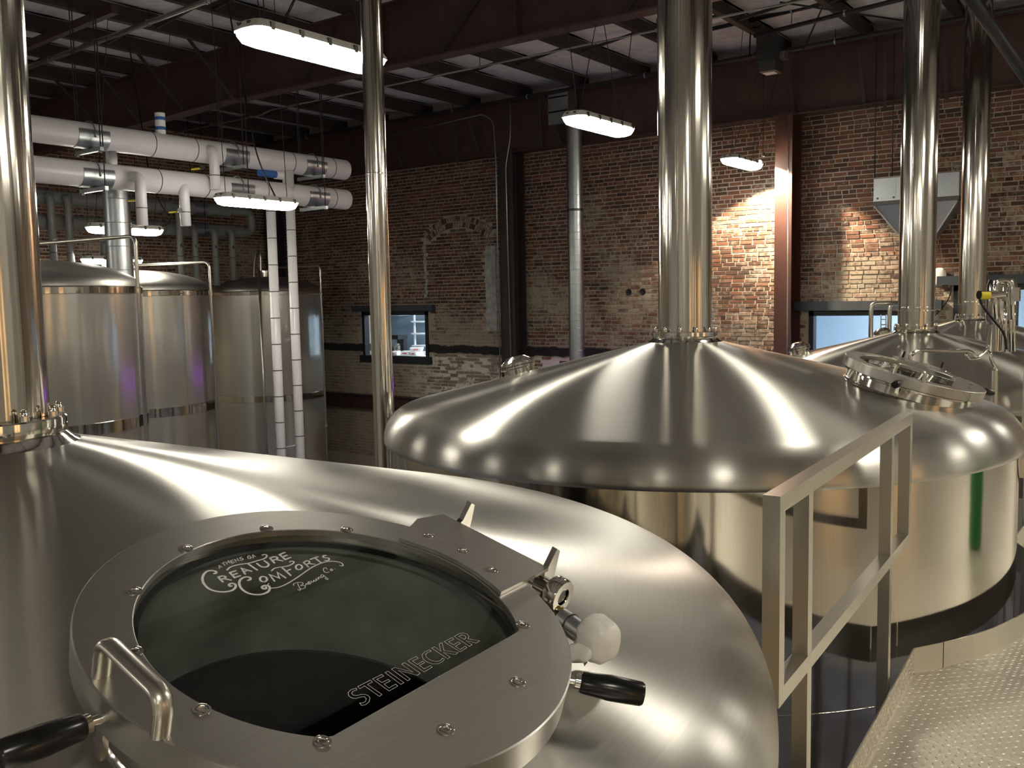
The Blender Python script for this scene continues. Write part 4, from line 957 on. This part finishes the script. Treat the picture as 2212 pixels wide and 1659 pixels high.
q = onp(556, 560, 1, 13.2); r = root('hose_loop', (q.x, q.y, 4.9), 'dark looped hose on top of the dark tank', 'hose'); part(MB().tube(smooth([Vector((q.x-.15, 13.2, 4.9)), Vector((q.x-.1, 13.2, 5.3)), Vector((q.x, 13.2, 5.55)), Vector((q.x+.1, 13.2, 5.5)), Vector((q.x+.1, 13.2, 5.1)), Vector((q.x+.12, 13.2, 4.85))], 6), .03, 10), 'hose', 'rail', r, True)

# ================================================================== DUCTS AND PIPES
DX = -10.58
def duct(z, label, y0=2.0, y1=10.13, saddles=(), joints=(), R=.15):
    r = root('white_duct', (DX, y1, z), label, 'duct', 'fat white plastic ducts')
    part(MB().lathe([(R, y0), (R, y1-.02), (R*.97, y1), (R*.88, y1+.012), (0, y1+.016)], 40, (DX, 0, z), ((1, 0, 0), (0, 0, -1), (0, 1, 0))), 'duct_body', 'pvc', r, 40)
    for y in joints: part(MB().lathe([(R+.001, y-.006), (R+.004, y-.004), (R+.004, y+.004), (R+.001, y+.006)], 40, (DX, 0, z), ((1, 0, 0), (0, 0, -1), (0, 1, 0))), 'joint', 'clip', r, 40)
    for y in saddles:
        part(MB().lathe([(R+.002, y-.19), (R+.007, y-.19), (R+.007, y+.19), (R+.002, y+.19)], 24, (DX, 0, z), ((1, 0, 0), (0, 0, -1), (0, 1, 0)), -.35, PI+.35), 'saddle', 'galv', r, 40)
        part(MB().bar((DX-.28, y, z-R-.025), (DX+.28, y, z-R-.025), .045, .045), 'strut', 'galv', r)
        part(MB().tube(arc((DX, y, z), R+.018, -.2, PI+.2, 14, (1, 0, 0), (0, 0, 1)), .009, 8), 'strap', 'conduit', r, True)
        for sx in (-.25, .25): part(MB().tube([(DX+sx, y, z-R-.06), (DX+sx, y, ZP)], .007, 8), 'threaded_rod', 'wire', r); part(MB().box((DX+sx, y, z-R-.05), (.035, .035, .025)), 'nut', 'clip', r)
    return r
D1 = duct(6.43, 'upper fat white plastic duct with round end', 2.0, 10.13, (6.05, 8.06, 9.45), (4.6, 6.85, 7.45, 9.05, 9.82)); D2 = duct(5.985, 'lower fat white plastic duct with round end', 2.0, 10.13, (6.08, 8.12, 9.48), (4.4, 6.9, 7.6, 8.55, 9.82))
def drop(parent, y, z0, z1, x, elbow=True, rr=.065, joint=True):
    c = Vector((DX, y, z0)); pts = [c, (x, y, z0), (x, y, z1)]
    part(MB().tube(bend(pts, .13, 7), rr, 22), 'drop_pipe', 'pvc', parent, True)
    if joint: part(MB().lathe([(rr+.001, -.006), (rr+.005, -.004), (rr+.005, .004), (rr+.001, .006)], 22, (x, y, (z0*.35+z1*.65))), 'joint', 'clip', parent, 40)
drop(D2, 6.50, 5.985, 5.40, DX+.30); drop(D2, 7.22, 5.93, 5.44, DX+.12); drop(D1, 7.62, 6.43, 5.92, DX+.22); drop(D1, 6.34, 6.3, 6.05, DX-.02, joint=False)
part(MB().tube([(DX, 7.01, 6.5), (DX, 7.01, 6.83)], .062, 22), 'capped_stub', 'paper', D1, 40)
for z in (6.64, 6.76): part(MB().lathe([(.063, z-.02), (.0645, z-.018), (.0645, z+.018), (.063, z+.02)], 22, (DX, 7.01, 0)), 'tape_band', 'blue', D1, 40)
def valve(q, label):
    r = root('pipe_valve', q, label, 'valve', 'yellow handled valves on the white pipes'); q = Vector(q)
    part(MB().tube([q, q+Vector((.05, -.03, 0))], .03, 14), 'valve_body', 'black', r, 40); part(MB().bar(q+Vector((.0, 0, -.01)), q+Vector((-.12, -.07, -.02)), .03, .018), 'handle', 'yellow', r)
valve(onp(300, 430, 0, DX+.25), 'yellow handled valve on the bent white drop pipe'); valve(onp(388, 455, 0, DX+.1), 'yellow handled valve on the short white drop pipe'); valve(onp(436, 362, 0, DX+.2), 'yellow handled valve between the two fat ducts')
q = onp(560, 373, 0, DX); r = root('blue_coupling', q, 'blue coupling on a white branch between the fat ducts', 'coupling'); part(MB().tube([q, q+Vector((0, .28, 0))], .05, 18), 'coupling', 'blue', r, 40); part(MB().tube(bend([q+Vector((0, .28, 0)), q+Vector((.0, .5, 0)), q+Vector((0, .42, -.35))], .15), .06, 18), 'branch', 'pvc', r, True)
for j, (yy, z1, lab) in enumerate(((8.62, 5.95, 'straight white plastic pipe running down from the lower duct, next to the dark pipe'), (8.97, 6.3, 'straight white plastic pipe running down from the ducts, farther from the dark pipe'))):
    r = root('white_pipe', (DX+.08, yy, 0), lab, 'pipe', 'tall white plastic pipes'); x = DX+.08
    part(MB().tube([(x, yy, .1), (x, yy, z1)], .066, 24), 'pipe', 'pvc', r, True)
    for k in range(14): z = .9+k*.37+.13*j; part(MB().lathe([(.067, z-.006), (.070, z-.004), (.070, z+.004), (.067, z+.006)], 24, (x, yy, 0)), 'joint', 'clip', r, 40)
    if j == 0: part(MB().tube([(x, yy, 2.38), (x, yy+.35, 2.38)], .012, 8), 'spacer', 'conduit', r)
# grey ducts behind
GX = -15.8
for z, y1, lab in ((6.29, 11.9, 'upper grey plastic duct near the end wall'), (5.88, 12.2, 'lower grey plastic duct near the end wall')):
    r = root('grey_duct', (GX, y1, z), lab, 'duct', 'grey plastic ducts'); ax = ((1, 0, 0), (0, 0, -1), (0, 1, 0))
    part(MB().lathe([(.125, 4.0), (.125, y1), (0, y1)], 32, (GX, 0, z), ax), 'duct_body', 'pvcg', r, 40)
    for y in (7.7, 8.6, 9.6, 10.4, 11.2): part(MB().lathe([(.126, y-.006), (.13, y-.004), (.13, y+.004), (.126, y+.006)], 32, (GX, 0, z), ax), 'joint', 'clip', r, 40)
    for y in (9.35, 11.2):
        part(MB().lathe([(.127, y-.15), (.133, y-.15), (.133, y+.15), (.127, y+.15)], 24, (GX, 0, z), ax), 'saddle', 'galv', r, 40)
        for sx in (-.2, .2): part(MB().tube([(GX+sx, y, z-.15), (GX+sx, y, ZP)], .007, 6), 'threaded_rod', 'wire', r)
    for (px_, z1) in (((105, 4.75), (142, 4.75), (380, 4.75)) if z > 6 else ((412, 4.8), (455, 4.8), (492, 4.9), (215, 4.8))):
        q = onp(px_, 500, 0, GX+.12); part(MB().tube(bend([(GX, q.y, z), (GX+.24, q.y, z), (GX+.24, q.y, z1)], .12, 6), .062, 16), 'drop_pipe', 'pvcg', r, True)
        part(MB().lathe([(.063, -.006), (.067, 0), (.063, .006)], 16, (GX+.24, q.y, 5.35)), 'joint', 'clip', r, 40); part(MB().tube([(GX+.28, q.y, 5.55), (GX+.36, q.y-.03, 5.55)], .035, 12), 'valve_knob', 'black', r, 40)
    if z > 6: part(MB().tube(bend([(GX, 11.9, 6.29), (GX, 12.45, 6.29), (GX, 12.45, 5.88), (GX, 12.1, 5.88)], .16, 7), .085, 18), 'return_bend', 'pvcg', r, True)
# galvanised ducts
def round_duct(c, R, z0, z1, label, step=.16):
    r = root('round_duct', (c[0], c[1], z0), label, 'duct', 'round galvanised ducts'); prof = [(R, z0)]; z = z0+.1
    while z < z1-.05: prof += [(R, z-.004), (R+.0018, z), (R, z+.004)]; z += step
    part(MB().lathe(prof+[(R, z1)], 40, (c[0], c[1], 0)), 'duct_body', 'galv', r, 12); return r
r = round_duct((-9.00, 14.14), .138, .02, 7.5, 'round spiral galvanised duct standing against the brick wall', .13)
part(MB().box((-9.26, 14.16, 7.79), (.42, .26, .62)), 'square_box', 'galv', r); part(MB().box((-9.28, 14.035, 7.7), (.43, .01, .025)).box((-9.28, 14.035, 7.95), (.43, .01, .025)), 'box_seam', 'conduit', r)
part(MB().lathe([(.139, 5.95), (.145, 5.953), (.145, 5.99), (.139, 5.993)], 40, (-9.00, 14.14, 0)), 'duct_clamp', 'clip', r, 30)
q = atd(255, 500, 12.0); r = round_duct((q.x, q.y), .163, 0, 5.95, 'wide round galvanised duct behind the nearest storage tank', .3)
# conduits and sprinkler pipes under the roof
def pipeline(pts, rad, mat, label, hangers=(), name='conduit'):
    r = root(name, pts[0], label, 'pipe'); part(MB().tube(bend(pts, .12, 5), rad, 12), 'pipe', mat, r, True)
    for h in hangers:
        h = Vector(h); part(MB().tube([h, (h.x, h.y, ZP)], .005, 6), 'hanger_rod', 'wire', r); part(MB().lathe([(rad+.004, -.012), (rad+.012, -.012), (rad+.012, .012), (rad+.004, .012)], 14, h, ((0, 1, 0), (0, 0, 1), (1, 0, 0)), closed=True), 'hanger_ring', 'conduit', r, 30)
pipeline([(-17.2, 11.5, 7.90), (-14.2, 11.5, 7.90), (-13.9, 11.5, 7.96), (XR-.2, 11.5, 7.96)], .014, 'conduit', 'thin bright conduit crossing under the roof', [(-12, 11.5, 7.96), (-9, 11.5, 7.96), (-6, 11.5, 7.96)])
pipeline([(-17.2, 13.6, 7.9), (XR-.2, 13.6, 7.99)], .035, 'wire', 'dark sprinkler pipe running along the brick wall under the roof', [(x, 13.6, 7.9+.09*(x+17.2)/23) for x in (-15.3, -13.6, -11.3, -9.6, -7.3, -4.3, -2.6)], 'sprinkler_pipe')
pipeline([(-15.5, 7.0, 7.84), (-3.5, 7.0, 8.10)], .032, 'conduit', 'grey sprinkler pipe hung under the roof above the ducts', [(x, 7.0, 7.84+.26*(x+15.5)/12) for x in (-13.1, -11.9, -10.7, -9.5, -8)], 'sprinkler_pipe')
pipeline([(-14.0, 14.25, 7.78), (-11.1, 14.25, 7.92), (-10.86, 14.25, 7.75), (-10.80, 14.22, 7.0), (-10.80, 14.22, 1.0)], .013, 'conduit', 'thin conduit down the left edge of the dark column', (), 'wall_conduit')
pipeline([(-10.44, 14.23, ZP), (-10.46, 14.23, 7.4), (-10.58, 14.23, 6.9), (-10.52, 14.23, 1.0)], .013, 'conduit', 'thin conduit down the front of the dark column', (), 'wall_conduit')
pipeline([(-5.12, 14.05, 7.1), (-5.12, 14.05, .5)], .009, 'conduit', 'thin conduit on the right edge of the warm lit column', (), 'wall_conduit')
for x, lab in ((-3.86, 'thin rod dropping to the left end of the hopper'), (-3.62, 'thin rod dropping beside the stack to the hopper')): pipeline([(x, 14.05, ZP), (x, 14.05, 6.06)], .007, 'wire', lab, (), 'support_rod')
for k, (a, b, lab) in enumerate((((1700, 60), (1960, -5), 'dark pipe run under the roof behind the lettered hopper stack'), ((1540, 62), (1900, -20), 'dark pipe run under the roof beside the black vented unit'))):
    A, B = onp(*a, 1, 12.2+k*.8), onp(*b, 1, 12.2+k*.8); pipeline([A-(B-A)*.3, B+(B-A)*.6], .03, 'wire', lab, [A.lerp(B, .5)], 'sprinkler_pipe')
A, B = onp(1780, 8, 1, 12.8), onp(1735, 110, 1, 13.6); pipeline([A, B], .012, 'wire', 'thin slanted rod near the black vented unit', (), 'support_rod')
A, B = onp(1685, 5, 2, 8.06), onp(1955, 45, 2, 7.9); pipeline([A, B], .012, 'wire', 'thin rod running down to the stacks under the roof', (), 'support_rod')
A, B = atd(2085, -25, 8.2), atd(2240, 200, 9.6); pipeline([A, A.lerp(B, .45), B], .06, 'wire', 'thick slanted steel pipe passing in front of the farthest stack', (), 'steel_pipe')

# ================================================================== HOPPER ON THE WALL
r = root('grain_hopper', (-3.3, 14.25, 5.0), 'galvanised grain hopper with pointed bottom on the brick wall', 'hopper')
hx0, hx1 = -3.87, -2.74; yb, yf = 14.62, 14.05
part(MB().box(((hx0+hx1)/2, (yb+yf)/2, 5.88), (hx1-hx0, yb-yf, .33)), 'box', 'galv', r)
part(MB().box(((hx0+hx1)/2, (yb+yf)/2-.015, 5.695), (hx1-hx0+.02, yb-yf+.04, .055)), 'rim_strip', 'clip', r)
part(MB().loft([[(hx0+.01, yf+.01, 5.67), (hx1-.01, yf+.01, 5.67), (hx1-.01, yb, 5.67), (hx0+.01, yb, 5.67)], [(-3.36, 14.28, 4.98), (-3.22, 14.28, 4.98), (-3.22, 14.42, 4.98), (-3.36, 14.42, 4.98)]]), 'cone_bottom', 'galv', r)
part(MB().box((hx0+.17, yf-.004, 5.88), (.27, .008, .26)), 'round_cover_plate', 'galv', r); part(MB().lathe([(0, 0), (.115, 0), (.118, .006), (.0, .006)], 32, (hx0+.17, yf-.009, 5.88), ((1, 0, 0), (0, 0, 1), (0, 1, 0))), 'cover_disc', 'galv', r, 30)
for dx in (.06, .28): part(MB().box((hx0+dx, yf-.01, 5.765), (.025, .012, .025)), 'bolt', 'clip', r)
part(MB().bar((hx0+.01, yf, 5.66), (-3.36, 14.27, 4.98), .02, .02).bar((hx1-.01, yf, 5.66), (-3.22, 14.27, 4.98), .02, .02), 'edge_angle', 'conduit', r)
part(MB().tube([(-3.29, 14.35, 5.0), (-3.29, 14.35, 4.5)], .06, 18), 'outlet_pipe', 'galv', r, 40)
px_ = hx1-.40
for k, (txt, sz, zz) in enumerate((('IST', .062, 5.925), ('AND', .04, 5.85), ('.....', .03, 5.79))):
    cu = bpy.data.curves.new('print', 'FONT'); cu.body = txt; cu.size = sz; cu.materials.append(M['blackpaint']); cu.extrude = .0005
    tmp = bpy.data.objects.new('tmp', cu); me = bpy.data.meshes.new_from_object(tmp); bpy.data.objects.remove(tmp)
    o = bpy.data.objects.new('hopper_print', me); link(o, r); o.location = Vector((px_-.12, yf-.004, zz))-WL[r]; o.rotation_euler = (PI/2, 0, 0)
part(MB().lathe([(0, 0), (.05, 0), (.05, .003), (0, .003)], 20, (px_-.05, yf-.004, 6.01), ((1, 0, 0), (0, 0, .5), (0, 1, 0))), 'blue_logo_mark', 'blue', r)

# ================================================================== VALVE ASSEMBLY, RIGHT
q = atd(2165, 700, 6.3); vx, vy = q.x, q.y
r = root('valve_assembly', (vx, vy, 3.7), 'polished steel valve assembly with labelled actuator and cylinder', 'valve assembly')
def P(x, y, dd=0): return atd(x, y, 6.3+dd)
sc = 6.3/F
part(MB().lathe([(0, P(0, 742).z), (.085, P(0, 742).z), (.093, P(0, 730).z), (.093, P(0, 660).z), (.08, P(0, 645).z), (0, P(0, 642).z)], 32, (P(2162, 700).x, P(2162, 700).y, 0)), 'filter_cylinder', 'pol', r, 30)
part(MB().lathe([(.0, P(0, 800).z), (.06, P(0, 800).z), (.06, P(0, 742).z), (0, P(0, 742).z)], 28, (P(2152, 700).x, P(2152, 700).y, 0)), 'filter_foot', 'pol', r, 30)
part(MB().tube(bend([P(2150, 690, -.15), P(2150, 606, -.15), P(2186, 606, -.15), P(2186, 690, -.15)], .07, 7), .016, 14), 'bend_pipe', 'pol', r, True)
part(MB().tube([P(2118, 637, -.2), P(2146, 637, -.2)], .026, 20), 'actuator', 'pol', r, 40); part(MB().tube([P(2119, 638.5, -.215), P(2138, 638.5, -.215)], .0245, 20), 'yellow_label', 'yellow', r, 40); part(MB().tube([P(2146, 637, -.2), P(2170, 635, -.2)], .021, 20), 'actuator_neck', 'pol', r, 40)
part(MB().tube([P(2113, 637, -.2), P(2118, 637, -.2)], .027, 20), 'actuator_cap', 'black', r, 40); part(MB().box(P(2196, 636, -.18), (.04, .06, .09)), 'switch_box', 'pol', r)
for x in (2172, 2183, 2190): part(MB().tube([P(x, 625, -.1), P(x, 760, -.1)], .011, 12), 'riser_pipe', 'pol', r, True)
part(MB().lathe([(.0, -.03), (.05, -.03), (.05, .03), (0, .03)], 24, P(2180, 640, -.1)), 'pipe_union', 'pol', r, 30)
part(MB().tube(smooth([P(2115, 639, -.2), P(2122, 660, -.2), P(2145, 690, -.2), P(2168, 720, -.2), P(2174, 755, -.2)], 6), .008, 8), 'cable', 'black', r, True)
part(MB().tube(bend([P(1966, 768), P(1985, 756), P(2095, 758), P(2110, 770)], .05, 5), .013, 12), 'side_pipe', 'pol', r, True)
part(MB().tube(bend([P(2087, 762), P(2090, 775), P(2110, 776), P(2130, 760), P(2140, 740)], .04, 5), .010, 10), 'sample_pipe', 'pol', r, True); part(MB().tube([P(1966, 766), P(1966, 778)], .014, 12), 'pipe_foot', 'pol', r, 40)
part(MB().tube([P(2140, 745), P(2140, 775), P(2152, 800)], .012, 10), 'drain_pipe', 'pol', r, True); part(MB().tube([P(2150, 800), (P(2150, 800).x, P(2150, 800).y, PZ)], .02, 12), 'support_post', 'rail', r, 40)
# pipe hoops beside the third vessel
for (a, b, c, d, lab) in (((1880, 745), (1882, 656), (1950, 655), 12.6, 'bent steel pipe hoop in front of the pale blue window'), ((1920, 735), (1922, 660), (1950, 650), 12.85, 'thicker bent steel pipe hoop beside the stack')):
    A, B, C = atd(*a, d), atd(*b, d), atd(*c, d); A = Vector((B.x, B.y, 3.2)); r = root('pipe_hoop', A, lab, 'pipe', 'bent pipes behind the third vessel'); part(MB().tube(bend([A, B, C], .08, 6), .03, 12), 'pipe', 'rail', r, True)
r = root('ladder', atd(1908, 720, 12.9), 'small steel ladder in front of the pale blue window', 'ladder'); 
for x in (1903, 1914): q = atd(x, 690, 12.9); part(MB().tube([(q.x, q.y, 3.2), (q.x, q.y, 4.12)], .008, 8), 'stile', 'rail', r)
for k in range(6): a, b = atd(1903, 690+k*11, 12.9), atd(1914, 690+k*11, 12.9); part(MB().tube([a, b], .007, 8), 'rung', 'rail', r)
# round white device and cable on the wall between the stacks
q = onp(2030, 598, 1, YW-.06); r = root('wall_speaker', q, 'small round white device with cable on the brick wall', 'device'); part(blob(q, (Vector((.09, 0, 0)), Vector((0, .05, 0)), Vector((0, 0, .13))), 5, .02), 'shell', 'paper', r, True)
part(MB().tube(smooth([q+Vector((.02, -.05, -.0)), q+Vector((.16, -.05, -.12)), q+Vector((.12, -.05, -.35)), q+Vector((-.08, -.05, -.6))], 6), .008, 8), 'cable', 'black', r, True)

# ================================================================== OUT OF FRAME, SEEN IN THE STEEL
r = root('gas_bottle', (.40, 5.3, PZ), 'green gas bottle standing on the platform', 'gas bottle'); part(MB().lathe([(0, .003), (.13, .003), (.135, .02), (.135, .60), (.12, .68), (.06, .74), (.035, .76), (.035, .80), (0, .80)], 28, (.40, 5.3, PZ)), 'bottle', 'green', r, 40); part(MB().tube([(.40, 5.3, PZ+.78), (.40, 5.3, PZ+.86)], .02, 12), 'valve', 'brass', r, 40)
r = root('sign_light', (-7.7, 14.58, 2.95), 'violet light tube on the brick wall behind the wide vessel', 'sign light'); part(MB().tube([(-9.9, 14.53, 2.95), (-5.5, 14.53, 2.95)], .05, 12), 'tube', 'violet', r, True); part(MB().box((-7.7, 14.64, 2.95), (4.5, .08, .16)), 'backing', 'box', r)
